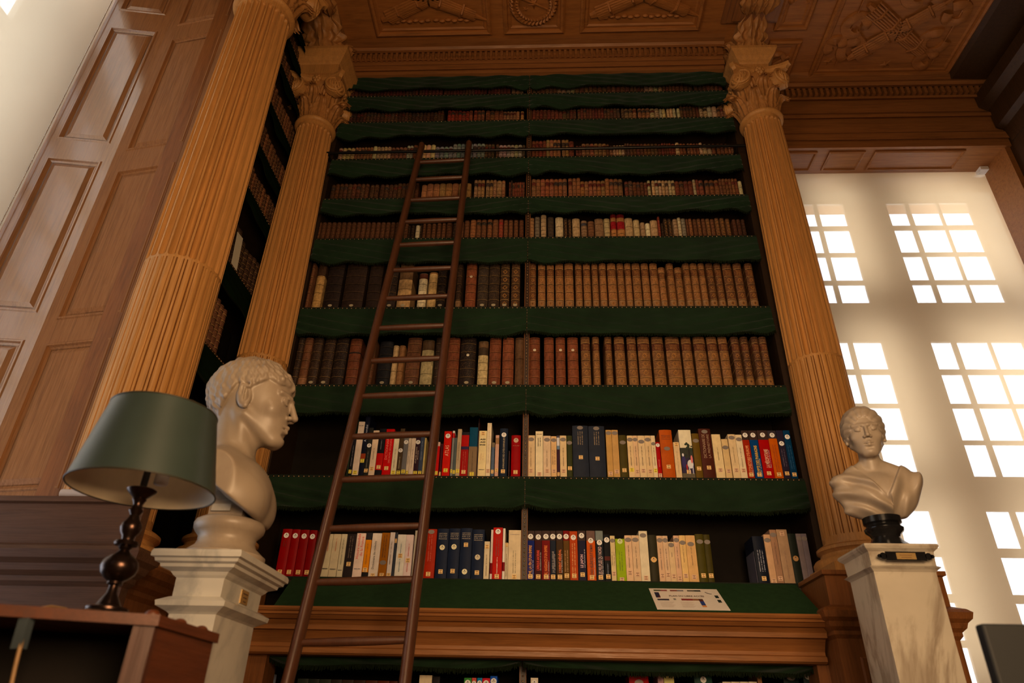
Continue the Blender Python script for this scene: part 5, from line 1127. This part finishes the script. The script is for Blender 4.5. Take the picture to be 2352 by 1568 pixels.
def head(f,male):
    """face towards -Y, chin at z=0, crown at z=1"""
    U=lambda d,q,k: smin(d,q,k)
    d=f.ell((0,.075,.60),(.325,.42,.385))
    d=U(d,f.ell((0,-.12,.42),(.262,.25,.37)),.08)
    d=U(d,f.ell((0,-.20,.20),(.175 if male else .17,.17,.19)),.09)
    d=U(d,f.ell((0,-.298,.064),(.09,.078,.066)),.07)          # chin
    for s in (-1,1):
        d=U(d,f.cap((s*.235,.02,.27),(s*.075,-.26,.055),.055 if male else .048,.05),.07)   # jaw
        d=U(d,f.ell((s*.165,-.235,.36),(.085,.07,.07)),.07)     # cheekbone
        d=smax(d,-f.ell((s*.118,-.435,.475),(.082,.095,.052)),.045) # socket
        d=U(d,f.cap((s*.045,-.372,.545),(s*.20,-.30,.555),.030,.026),.035) # brow
        d=U(d,f.ell((s*.118,-.322,.478),(.060,.050,.046)),.006)
        # lids
        d=U(d,f.cap((s*.060,-.352,.484),(s*.115,-.376,.516),.009,.009),.008); d=U(d,f.cap((s*.115,-.376,.516),(s*.182,-.335,.490),.009,.008),.008)
        d=U(d,f.cap((s*.065,-.352,.455),(s*.12,-.366,.440),.010,.010),.008); d=U(d,f.cap((s*.12,-.366,.440),(s*.178,-.335,.462),.010,.008),.008)
        d=U(d,f.ell((s*.048,-.400,.318),(.030,.038,.026)),.02)  # nostril wing
        d=smax(d,-f.ell((s*.022,-.432,.296),(.012,.016,.012)),.008)
    d=U(d,f.cap((0,-.372,.53),(0,-.440,.345),.026,.036),.030)   # nose
    d=U(d,f.ell((0,-.446,.330),(.034,.034,.028)),.02)
    d=U(d,f.cap((-.065,-.358,.212),(0,-.388,.222),.016,.022),.014); d=U(d,f.cap((.065,-.358,.212),(0,-.388,.222),.016,.022),.014)
    d=U(d,f.cap((-.058,-.352,.178),(0,-.374,.172),.018,.025),.014); d=U(d,f.cap((.058,-.352,.178),(0,-.374,.172),.018,.025),.014)
    d=smax(d,-f.cap((-.08,-.362,.197),(.08,-.362,.197),.009),.012)
    d=smax(d,-f.ell((0,-.375,.122),(.07,.03,.022)),.03)
    for s in (-1,1):   # ears
        e=f.ell((s*.305,.045,.44),(.045,.075,.135),-.15); e=smax(e,-f.ell((s*.345,.028,.455),(.030,.040,.085),-.15),.015)
        e=U(e,f.cap((s*.335,.0,.54),(s*.340,.085,.55),.018),.012); e=U(e,f.cap((s*.340,.085,.55),(s*.333,.095,.45),.018),.012); e=U(e,f.ell((s*.315,.012,.335),(.026,.034,.036)),.015)
        e=U(e,f.cap((s*.338,.048,.52),(s*.335,.045,.40),.013),.012)
        d=U(d,e,.015)
    X,Y,Z=f.X,f.Y,f.Z
    if male:
        h=f.ell((0,.075,.602),(.358,.462,.418))
        ang=np.arctan2(Y-.05,X); lat=Z
        lock=np.sin(9*X+14*Z+5*np.sin(11*Y))*np.sin(17*Y-13*Z+3*np.sin(9*X))
        l2=np.sin(26*ang+9*Z)*.6+np.sin(38*X+21*Z+4*np.sin(14*Y))*.4
        h=h-.008*lock-.008*l2-.007*np.sin(34*ang+26*Z)*np.sin(46*Z+18*Y)
        # hairline: fringe on the forehead, temple, above ear, nape
        line=np.where(Y<-.16,.655+.02*np.sin(38*X)-.0*Y,np.where(Y<.0,.655-(Y+.16)*.75,np.where(Y<.13,.575,.575-(Y-.13)*1.65)))
        line=np.maximum(line,.10)
        h=smax(h,(line-Z)*.75,.025)
        d=smin(d,h,.012)
        fr=f.cap((-.22,-.290,.70),(0,-.352,.69),.036); fr=np.minimum(fr,f.cap((.22,-.290,.70),(0,-.352,.69),.036))+.006*np.sin(52*X+18*Z); d=U(d,fr,.04)
    else:
        h=f.ell((0,.085,.595),(.362,.445,.425))
        ang=np.arctan2(X,(Z-.45)); wave=.017*np.abs(np.sin(9.5*ang+.8*np.sin(9*Y)))
        h=h-wave+.006*np.sin(40*(Y+Z*.4))*.5
        line=np.where(Y<-.1,.70-1.25*np.maximum(0,np.abs(X)-.06),.42+0*Y); line=np.where(Y>=-.1,.30-.2*Y,line)
        h=smax(h,(line-Z)*.7,.02); d=smin(d,h,.012)
        d=U(d,f.ell((0,.40,.42),(.15,.12,.13)),.05)
    return d
def put(v,faces,name,mat,parent,M):
    me=bpy.data.meshes.new(name); vv=[tuple(M@Vector(p)) for p in v]; me.from_pydata(vv,[],faces.tolist()); me.materials.append(mat); me.shade_smooth()
    bm=bmesh.new(); bm.from_mesh(me); bmesh.ops.recalc_face_normals(bm,faces=bm.faces)
    bmesh.ops.smooth_vert(bm,verts=bm.verts,factor=.12,use_axis_x=True,use_axis_y=True,use_axis_z=True); bm.to_mesh(me); bm.free()
    o=bpy.data.objects.new(name,me); COL.objects.link(o); o.parent=parent; return o
# ---- male bust
PZL=1.5; PLX0,PLX1,PLY0,PLY1=-1.020,-.780,1.785,2.165
PLC=((PLX0+PLX1)/2,(PLY0+PLY1)/2)
def marble_pedestal(label,x0,x1,y0,y1,zt,mouldings,mat,plate):
    cx,cy=(x0+x1)/2,(y0+y1)/2; o=empty('marble_pedestal',label,'pedestal',(cx,cy,0)); hx,hy=(x1-x0)/2,(y1-y0)/2
    pr=[(d,z) for d,z in mouldings]; m=MB().sqprof(pr,0,0,hx,hy); m.build('pedestal_block',mat,o)
    plate(o,hx,hy); return o
GOLD=plain('brass_plate',(.50,.33,.13),.4,.6)
def plL(o,hx,hy):
    s=-.055; m=MB(); m.box((hx+s-.002,-.03+.02,1.392),(hx+s+.002,.02+.02,1.428)); p=m.build('name_plate',GOLD,o)
    q=MB(); 
    for k in range(3): q.box((hx+s+.002,-.02+.02+.004*k,1.417-.010*k),(hx+s+.0025,.012+.02-.003*k,1.420-.010*k))
    q.build('engraved_lines',flat(P(80,50,24)),p)
MPL=marble_pedestal('tall white marble pedestal carrying the male bust beside green lamp',PLX0,PLX1,PLY0,PLY1,PZL,[(.0,0),(.0,.16),(-.058,.18),(-.058,1.345),(-.052,1.35),(-.030,1.362),(-.028,1.374),(-.050,1.386),(-.056,1.388),(-.055,1.434),(-.048,1.44),(-.042,1.448),(-.022,1.456),(-.020,1.464),(-.010,1.468),(-.008,1.476),(0,1.479),(.0,1.490),(-.003,1.497),(-.012,PZL)],MARB,plL)
def plR(o,hx,hy):
    s=-.012; z=1.607; y=-hy+s
    m=MB(); m.box((-.062,y-.002,z-.014),(.062,y+.002,z+.014))
    for sd in (-1,1):
        st=len(m.v); m.lathe([(.0,-.002),(.011,-.002),(.011,.002),(0,.002)],0,0,12,cap=False); M=Matrix.Translation((sd*.070,y,z))@Matrix.Rotation(PI/2,4,'X'); m.xf(M,st)
        st=len(m.v); m.lathe([(.0,-.002),(.006,-.002),(.006,.002),(0,.002)],0,0,10,cap=False); M=Matrix.Translation((sd*.082,y,z))@Matrix.Rotation(PI/2,4,'X'); m.xf(M,st)
    p=m.build('plaque_backing',BLKM,o); g=MB().box((-.030,y-.0035,z-.010),(.030,y-.002,z+.010)).build('name_plate',GOLD,p)
    q=MB()
    for k in range(2): q.box((-.02+.004*k,y-.0042,z+.002-.007*k),(.018-.003*k,y-.0035,z+.004-.007*k))
    q.build('engraved_lines',flat(P(110,74,34)),g)
PRX0,PRX1,PRY0,PRY1=1.038,1.268,2.275,2.50
MARB2=marble('veined_marble',(.50,.45,.37),(.25,.2,.15),.3,2.6,.6)
MPR=marble_pedestal('tall veined marble pedestal carrying the draped bust, with dark plaque',PRX0,PRX1,PRY0,PRY1,1.65,[(.0,0),(.0,.16),(-.02,.18),(-.018,1.565),(-.012,1.572),(-.004,1.578),(-.012,1.583),(-.014,1.585),(-.012,1.627),(-.008,1.631),(-.002,1.636),(.002,1.643),(.0,1.65)],MARB2,plR)
def bust_frame(o,c,H,yaw,pitch):
    return Matrix.Translation(Vector(c)-o.location)@Matrix.Rotation(yaw,4,'Z')@Matrix.Rotation(pitch,4,'X')@Matrix.Scale(H,4)
YL=PLC[1]+.0
top=atY(590,832,YL); chin=atY(612,1020,YL); HL=(top.z-chin.z)*1.02
BL=empty('marble_bust','marble bust of short-haired man in profile facing right, bare chest','sculpture',(PLC[0],PLC[1],PZL))
hc=atY(588,925,YL)
f=Field((-.72,-.66,-1.02),(.72,.70,1.06),.0115)
d=head(f,True)
X,Y,Z=f.X,f.Y,f.Z
d=smin(d,f.cap((0,.13,.24),(0,.12,-.34),.215,.245),.09)
for s_ in (-1,1): d=smin(d,f.cap((s_*.22,.10,.30),(s_*.05,-.10,-.38),.035,.04),.07)
t=f.ell((0,.03,-.58),(.60,.40,.44))
for s_ in (-1,1): t=smin(t,f.ell((s_*.21,-.16,-.64),(.27,.21,.24)),.10); t=smin(t,f.cap((s_*.16,.14,-.20),(s_*.50,.10,-.42),.14,.18),.14)
t=smax(t,np.abs(X)-.56,.02); t=smax(t,-(Z+.83-.10*np.abs(X)),.03)
t=smax(t,(Y-np.minimum(.41+.62*Z,.04+1.55*(Z+.6)))*.75,.02)
d=smin(d,t,.07)
yawL=math.radians(98); pitL=math.radians(0)
v,fc=f.mesh(d)
ML=bust_frame(BL,(0,0,0),HL,yawL,pitL); ctr=Vector((0,0,.5)); cw=Matrix.Rotation(yawL,4,'Z')@Matrix.Rotation(pitL,4,'X')@(ctr*HL)
ML=Matrix.Translation(Vector((hc.x,YL,hc.z))-BL.location-cw)@Matrix.Rotation(yawL,4,'Z')@Matrix.Rotation(pitL,4,'X')@Matrix.Scale(HL,4)
fig=put(v,fc,'figure',BUSTL,BL,ML)
# herm support and socle
zb_=zel(520,1180,YL)-PZL
m=MB(); prs=[(.125,0),(.125,.018),(.118,.022),(.108,.030),(.092,.042),(.086,.056),(.088,.070),(.098,.080),(.106,.090),(.108,.102),(.104,.112),(.094,.118)]
sx=atY(524,1230,YL).x-BL.location.x
m.lathe([(r*.92,z) for r,z in prs],sx,0,48); m.build('socle',BUSTL,BL,smooth=40)
m=MB(); m.sqprof([(0,.118),(0,.165),(-.006,.168),(-.006,.17),(-.012,zel(525,1105,YL)-PZL)],sx+.004,0,.050,.060); m.build('support_block',BUSTL,BL)
q=MB().box((sx-.035,-.069,.132),(sx+.02,-.064,.152)); q.build('small_plate',plain('paper_plate',P(150,130,100),.5),BL)
# ---- draped bust on the right
YR=(PRY0+PRY1)/2
top=atY(1983,936,YR); chin=atY(1990,1053,YR); HR=(top.z-chin.z)*1.0
BR_=empty('marble_bust','marble bust of draped woman with combed-back wavy hair, facing the camera','sculpture',((PRX0+PRX1)/2,YR,1.65))
hc=atY(1984,995,YR)
f=Field((-.92,-.60,-1.16),(.92,.66,1.06),.0115); X,Y,Z=f.X,f.Y,f.Z
d=head(f,False)
d=smin(d,f.cap((0,.075,.2),(0,.13,-.28),.165,.19),.09)
t=f.ell((0,.10,-.62),(.64,.30,.46)); t=smin(t,f.ell((0,-.05,-.62),(.42,.26,.30)),.12)
for s in (-1,1): t=smin(t,f.cap((s*.14,.12,-.10),(s*.50,.10,-.42),.12,.21),.14)
# tunic V and drapery folds
sA=(X*.80+Z*1.0); sB=(-X*1.05+Z*.9)
fold=np.where(X<.16,.034*np.sin(21*(Z*1.0+.55*X+.30*X*X)+1.2*np.sin(5*X))+.010*np.sin(37*(Z+.30*X)+2*np.sin(4*X+1)),.030*np.sin(17*(X*1.0-.42*Z)+np.sin(5*Z))+.008*np.sin(33*(X-.3*Z)))
V=(Z+.70)-1.70*np.abs(X-.10)          # >0 inside the bare V of the neck
msk=np.clip((-V-.02)/.05,0,1)*np.clip((-Y+.25)/.2,0,1)
t=t-msk*(.026+fold*np.clip((-Z-.10)/.1,0,1))
t=smax(t,-(Z+1.06-.55*np.maximum(0,np.abs(X)-.36)),.03); t=smax(t,(Y-.26),.03)
d=smin(d,t,.035)
v,fc=f.mesh(d); yawR=math.radians(-19); pitR=math.radians(3)
cw=Matrix.Rotation(yawR,4,'Z')@Matrix.Rotation(pitR,4,'X')@(Vector((0,0,.5))*HR)
MR=Matrix.Translation(Vector((hc.x,YR,hc.z))-BR_.location-cw)@Matrix.Rotation(yawR,4,'Z')@Matrix.Rotation(pitR,4,'X')@Matrix.Scale(HR,4)
put(v,fc,'figure',BUSTR,BR_,MR)
zz=zel(2030,1200,YR)-1.65; sx=atY(2030,1215,YR).x-BR_.location.x
MB().lathe([(.074,0),(.076,.010),(.068,.016),(.052,.030),(.044,zz*.45),(.048,zz*.55),(.060,zz*.66),(.062,zz*.76),(.054,zz*.84),(.052,zz*.9),(.060,zz*.95),(.060,zz+.015)],sx,0,40).build('socle',BLKM,BR_,smooth=40)
# ------------------------------------------------------------------ reading-desk cabinet with lamp
YD=1.1; cA=atY(363,1412,YD); ZD=cA.z; cB=atZ(497,1455,ZD)
ax=(cB-cA).normalized(); ay=Vector((-ax.y,ax.x,0))       # ax runs back-right along the side, ay to the left-back
DC=empty('reading_cabinet','reddish open wooden cabinet at lower left corner carrying the green lamp','cabinet',(cA.x,cA.y,0),math.atan2(ax.y,ax.x)-PI/2)
dl=(cB-cA).length
# local frame: +Y along the side (away), -X to the left along the front
MAH=wood('mahogany',P(128,62,24,.32),sc=(9,1.2,9),rough=.4,spec=.35,coat=.1,bump=.04)
fl=atY(0,1428,1.02); fd=(Vector((fl.x,fl.y,0))-Vector((cA.x,cA.y,0)))
RT=Matrix.Rotation(-DC.rotation_euler.z,4,'Z'); fdl=RT@fd; print('desk front dir',fdl, dl)
W_=.95
lx=fdl.normalized()   # direction of the front edge, local
def sk(x,y,z): return (lx.x*x,y+lx.y*x,z)   # x measured leftwards along the front
def skbox(m,x0,x1,y0,y1,z0,z1):
    vs=[sk(x0,y0,z0),sk(x1,y0,z0),sk(x1,y1,z0),sk(x0,y1,z0),sk(x0,y0,z1),sk(x1,y0,z1),sk(x1,y1,z1),sk(x0,y1,z1)]
    return m.add(vs,[(0,3,2,1),(4,5,6,7),(0,1,5,4),(1,2,6,5),(2,3,7,6),(3,0,4,7)])
m=MB(); skbox(m,-.006,W_,-.006,dl+.0,ZD-.016,ZD); m.build('top_board',MAH,DC)
m=MB(); skbox(m,.0,.02,.012,dl-.006,0,ZD-.016); m.build('side_panel',MAH,DC)
m=MB(); skbox(m,.0,.030,.0,.012,0,ZD-.016); m.build('front_stile',wood('mahogany_light',P(112,58,30,.28),sc=(9,9,.8),bump=.04),DC)
m=MB(); skbox(m,.03,W_,dl-.05,dl-.03,0,ZD-.016); m.build('back_panel',DARKW,DC)
m=MB(); skbox(m,.03,W_,.02,dl-.05,ZD-.40,ZD-.38); m.build('inner_shelf',MAH,DC)
for t in (.04,.46,.84):
    m=MB(); x_,y_,z_=sk(.012,t*dl,0); m.sphere((x_,y_,ZD+.0),.0115,12,8,sc=(1,1,.75)); m.build('wooden_peg',MAH,DC,smooth=180)
# lamp
YLm=1.30; ax0=atY(262,1393,YLm); LX=ax0.x; 
LP=empty('table_lamp','unlit table lamp with dark green shade and turned bronze stem, on cabinet','lamp',(LX-.012,YLm,ZD+.0004))
def zl(y,x): return zel(x,y,YLm)-ZD
px=1180.0
pr=[(.066,0),(.066,.005),(.060,.011),(.062,.015),(.050,.022),(.051,.026),(.036,.032),(.036,.036),(.022,.040)]
zs_=[(1362,265,11),(1345,268,9.5),(1342,269,16),(1336,270,15),(1330,272,24),(1318,275,35),(1304,278,39),(1290,281,36),(1278,284,26),(1270,286,15),(1264,288,10),(1259,289,14),(1256,290,13),(1253,291,24),(1248,292,26),(1244,293,24),(1240,294,13),(1232,296,14),(1224,298,20),(1213,300,23),(1204,302,21),(1192,305,13),(1184,307,10),(1178,308,13),(1173,309,16),(1168,310,12),(1160,312,10),(1152,315,13),(1148,316,16),(1145,317,14),(1138,319,22),(1130,321,31),(1126,322,33),(1124,322,30),(1126,322,12)]
for y,x,r in zs_: pr.append((r/px,zl(y,x)))
MB().lathe(pr,0,0,40).build('stem',BRONZE,LP,smooth=40)
MB().lathe([(.0065,zl(1126,322)),(.0065,zl(1060,338))],0,0,14).build('candle_tube',plain('dark_tube',(.02,.012,.009),.4),LP,smooth=40)
b0=zl(1150,318)+.028; 
zb0=zel(318,1126,YLm)-ZD; zt0=zel(372,948,YLm)-ZD
rb_,rt_=.137,.104
SHADE=plain('shade_green',P(55,59,44,.66),.36,spec=.6,nz=.05)
SHIN=plain('shade_lining',(.72,.62,.46),.7,nz=.05)
n=64
m=MB(); vs=[];fs=[]
o_=MB().lathe([(rb_,zb0),(rt_,zt0)],0,0,n,cap=False); sh=o_.build('lamp_shade',SHADE,LP,smooth=60)
MB().lathe([(rb_-.0015,zb0+.0003),(rt_-.0015,zt0)],0,0,n,cap=False).build('shade_lining',SHIN,sh,smooth=60)
MB().tube([(rb_*math.cos(2*PI*i/n),rb_*math.sin(2*PI*i/n),zb0) for i in range(n+1)],.0016,6,cap=False).build('shade_trim',plain('trim_dark',(.03,.025,.012),.5),sh,smooth=180)
MB().tube([(rt_*math.cos(2*PI*i/n),rt_*math.sin(2*PI*i/n),zt0) for i in range(n+1)],.0016,6,cap=False).build('shade_trim',bpy.data.materials['trim_dark'],sh,smooth=180)
m=MB(); zc_=zl(1085,332)
for k in range(3): a=2*PI*k/3+.4; m.tube([(.008*math.cos(a),.008*math.sin(a),zt0-.01),(rt_*math.cos(a),rt_*math.sin(a),zt0-.004)],.0015,6)
m.tube([(0,0,zl(1060,338)),(0,0,zt0-.01)],.003,6); m.build('shade_carrier',bpy.data.materials['dark_tube'],LP)
MB().lathe([(.012,zl(1110,330)),(.0135,zl(1108,330)),(.0135,zl(1078,330)),(.012,zl(1074,330)),(.013,zl(1070,330)),(.024,zl(1050,330)),(.028,zl(1030,330)),(.022,zl(1010,330)),(.0,zl(1002,330))],.028,.01,20).build('bulb',plain('bulb_white',(.75,.72,.66),.35),LP,smooth=60)
# cord with inline switch hanging over the front of the cabinet
CORD=plain('cord_gold',P(120,84,44),.6); yq=1.045
pts=[atY(150,1398,1.22),atY(118,1393,1.14),atY(95,1397,1.08),atY(82,1410,1.05),atY(70,1425,1.04)]
cw_=empty('lamp_cord','thin gold-brown lamp cord with grey inline switch hanging over cabinet edge','cord',pts[-1])
pl=[atY(66,1418,1.035),atY(45,1490,1.03),atY(34,1535,1.03),atY(22,1590,1.03),atY(10,1640,1.03)]
zmin=ZD+.004
pts=[Vector((p.x,p.y,max(p.z,zmin))) if p.y>1.06 else p for p in pts]
m=MB(); m.tube(pts,.003,8); m.tube(pl,.003,8); local(m,cw_).build('flex',CORD,cw_,smooth=60)
a=atY(62,1420,1.035); b=atY(42,1490,1.035); d_=(b-a).normalized(); s_=d_.cross(Vector((0,1,0))).normalized()
vs=[]
for q in (a,b):
    for u,w in ((-1,-1),(1,-1),(1,1),(-1,1)): vs.append(q+s_*.0075*u+Vector((0,.007,0))*w)
m=MB().add(vs,[(0,1,2,3),(7,6,5,4),(0,4,5,1),(1,5,6,2),(2,6,7,3),(3,7,4,0)]); o=local(m,cw_).build('inline_switch',plain('switch_grey',(.045,.055,.06),.4),cw_)
# paper roll on the ledge behind the lamp
a=atY(142,1136,2.235); b=atY(205,1134,2.235); zz=zel(150,1141,2.215)+.0165
o=MB().tube([(a.x,2.233,zz),(b.x,2.237,zz)],.016,14).build('paper_roll',flat(P(170,150,130)),None,smooth=60); tag(o,'small pale paper roll on the dado ledge behind lamp shade','paper roll')
# dark screen at the lower right
YM=1.25; a=atY(2245,1433,YM); b=atY(2420,1433,YM); MO=empty('computer_screen','back of dark flat screen cut off at lower right corner','screen',((a.x+b.x)/2,YM,0))
zt_=a.z; w=b.x-a.x+.12; zb2=zt_-.34
m=MB(); m.box((-.0,-.012,zb2),(w,.012,zt_)); m.xf(Matrix.Translation((a.x-MO.location.x,0,0))); 
mo=m.build('screen_panel',plain('screen_dark',P(44,42,36,.13),.7),MO); bv=mo.modifiers.new('b','BEVEL'); bv.width=.005; bv.segments=3
MB().box((w/2-.03,.012,.80),(w/2+.03,.03,zb2+.1)).xf(Matrix.Translation((a.x-MO.location.x,0,0))).build('stand_post',bpy.data.materials['screen_dark'],MO)
MB().box((w/2-.12,-.08,.785),(w/2+.12,.12,.80)).xf(Matrix.Translation((a.x-MO.location.x,0,0))).build('stand_foot',bpy.data.materials['screen_dark'],MO)
T=empty('table','plain desk below the frame carrying the dark screen','table',(a.x+w/2,YM,0))
MB().box((-.45,-.35,.75),(.45,.35,.785)).build('tabletop',MAH,T)
for sx_ in (-.42,.42):
    for sy_ in (-.32,.32): MB().box((sx_-.025,sy_-.025,0),(sx_+.025,sy_+.025,.75)).build('leg',MAH,T)
# ------------------------------------------------------------------ camera, light, sky
cam=bpy.data.cameras.new('camera'); cam.sensor_width=36; cam.lens=36*F/2352; cam.clip_start=.02
co=bpy.data.objects.new('camera',cam); COL.objects.link(co)
co.matrix_world=Matrix(((R_[0],U_[0],-F_[0],0),(R_[1],U_[1],-F_[1],0),(R_[2],U_[2],-F_[2],CZ),(0,0,0,1)))
SC.camera=co
cam.dof.use_dof=True; cam.dof.focus_distance=4.0; cam.dof.aperture_fstop=4.0
def area(name,loc,target,size,power,col,sy=None,spread=None):
    l=bpy.data.lights.new(name,'AREA'); l.energy=power; l.color=col; l.size=size
    if sy: l.shape='RECTANGLE'; l.size_y=sy
    if spread: l.spread=math.radians(spread)
    o=bpy.data.objects.new(name,l); COL.objects.link(o); o.location=loc; o.rotation_euler=(Vector(target)-Vector(loc)).to_track_quat('-Z','Y').to_euler(); return o
WARM=(1.0,.675,.38)
area('reading_lamp_glow',(.5,-.3,1.75),(.15,3.5,1.9),.9,LIGHT[0],WARM)
area('chandelier_glow',(-.3,.3,3.6),(.3,3.3,3.4),.7,LIGHT[1],WARM)  # added warm fill that lifts the upper shelves; no chandelier modelled
area('left_blind_fill',(-4.4,1.6,3.9),(-2.9,1.7,3.7),1.6,LIGHT[5],(1.0,.98,.95),3.0)  # added lamp outside the left window, brightens the blind
area('rear_cool_fill',(-2.2,-2.6,3.4),(-1.8,2.8,3.2),1.4,LIGHT[3],(.86,.93,1.0),2.8)  # added cool fill from behind the camera; no window there
w=bpy.data.worlds.new('sky'); SC.world=w; w.use_nodes=True; nt=w.node_tree; nt.nodes.clear()
out=nt.nodes.new('ShaderNodeOutputWorld'); bg=nt.nodes.new('ShaderNodeBackground'); tc=nt.nodes.new('ShaderNodeTexCoord')
ns=nt.nodes.new('ShaderNodeTexNoise'); ns.inputs['Scale'].default_value=14; ns.inputs['Detail'].default_value=8; ns.inputs['Roughness'].default_value=.7
rp=nt.nodes.new('ShaderNodeValToRGB'); rp.color_ramp.elements[0].position=.30; rp.color_ramp.elements[0].color=(.72,.82,1,1); rp.color_ramp.elements[1].position=.55; rp.color_ramp.elements[1].color=(.93,.97,1,1)
nt.links.new(tc.outputs['Generated'],ns.inputs['Vector']); nt.links.new(ns.outputs[0],rp.inputs[0]); nt.links.new(rp.outputs[0],bg.inputs[0]); bg.inputs[1].default_value=LIGHT[4]; nt.links.new(bg.outputs[0],out.inputs[0])
SC.view_settings.view_transform='Standard'; SC.view_settings.look='None'; SC.view_settings.exposure=.10; SC.view_settings.gamma=.90
SC.cycles.adaptive_threshold=.02; SC.cycles.max_bounces=5; SC.cycles.transparent_max_bounces=8
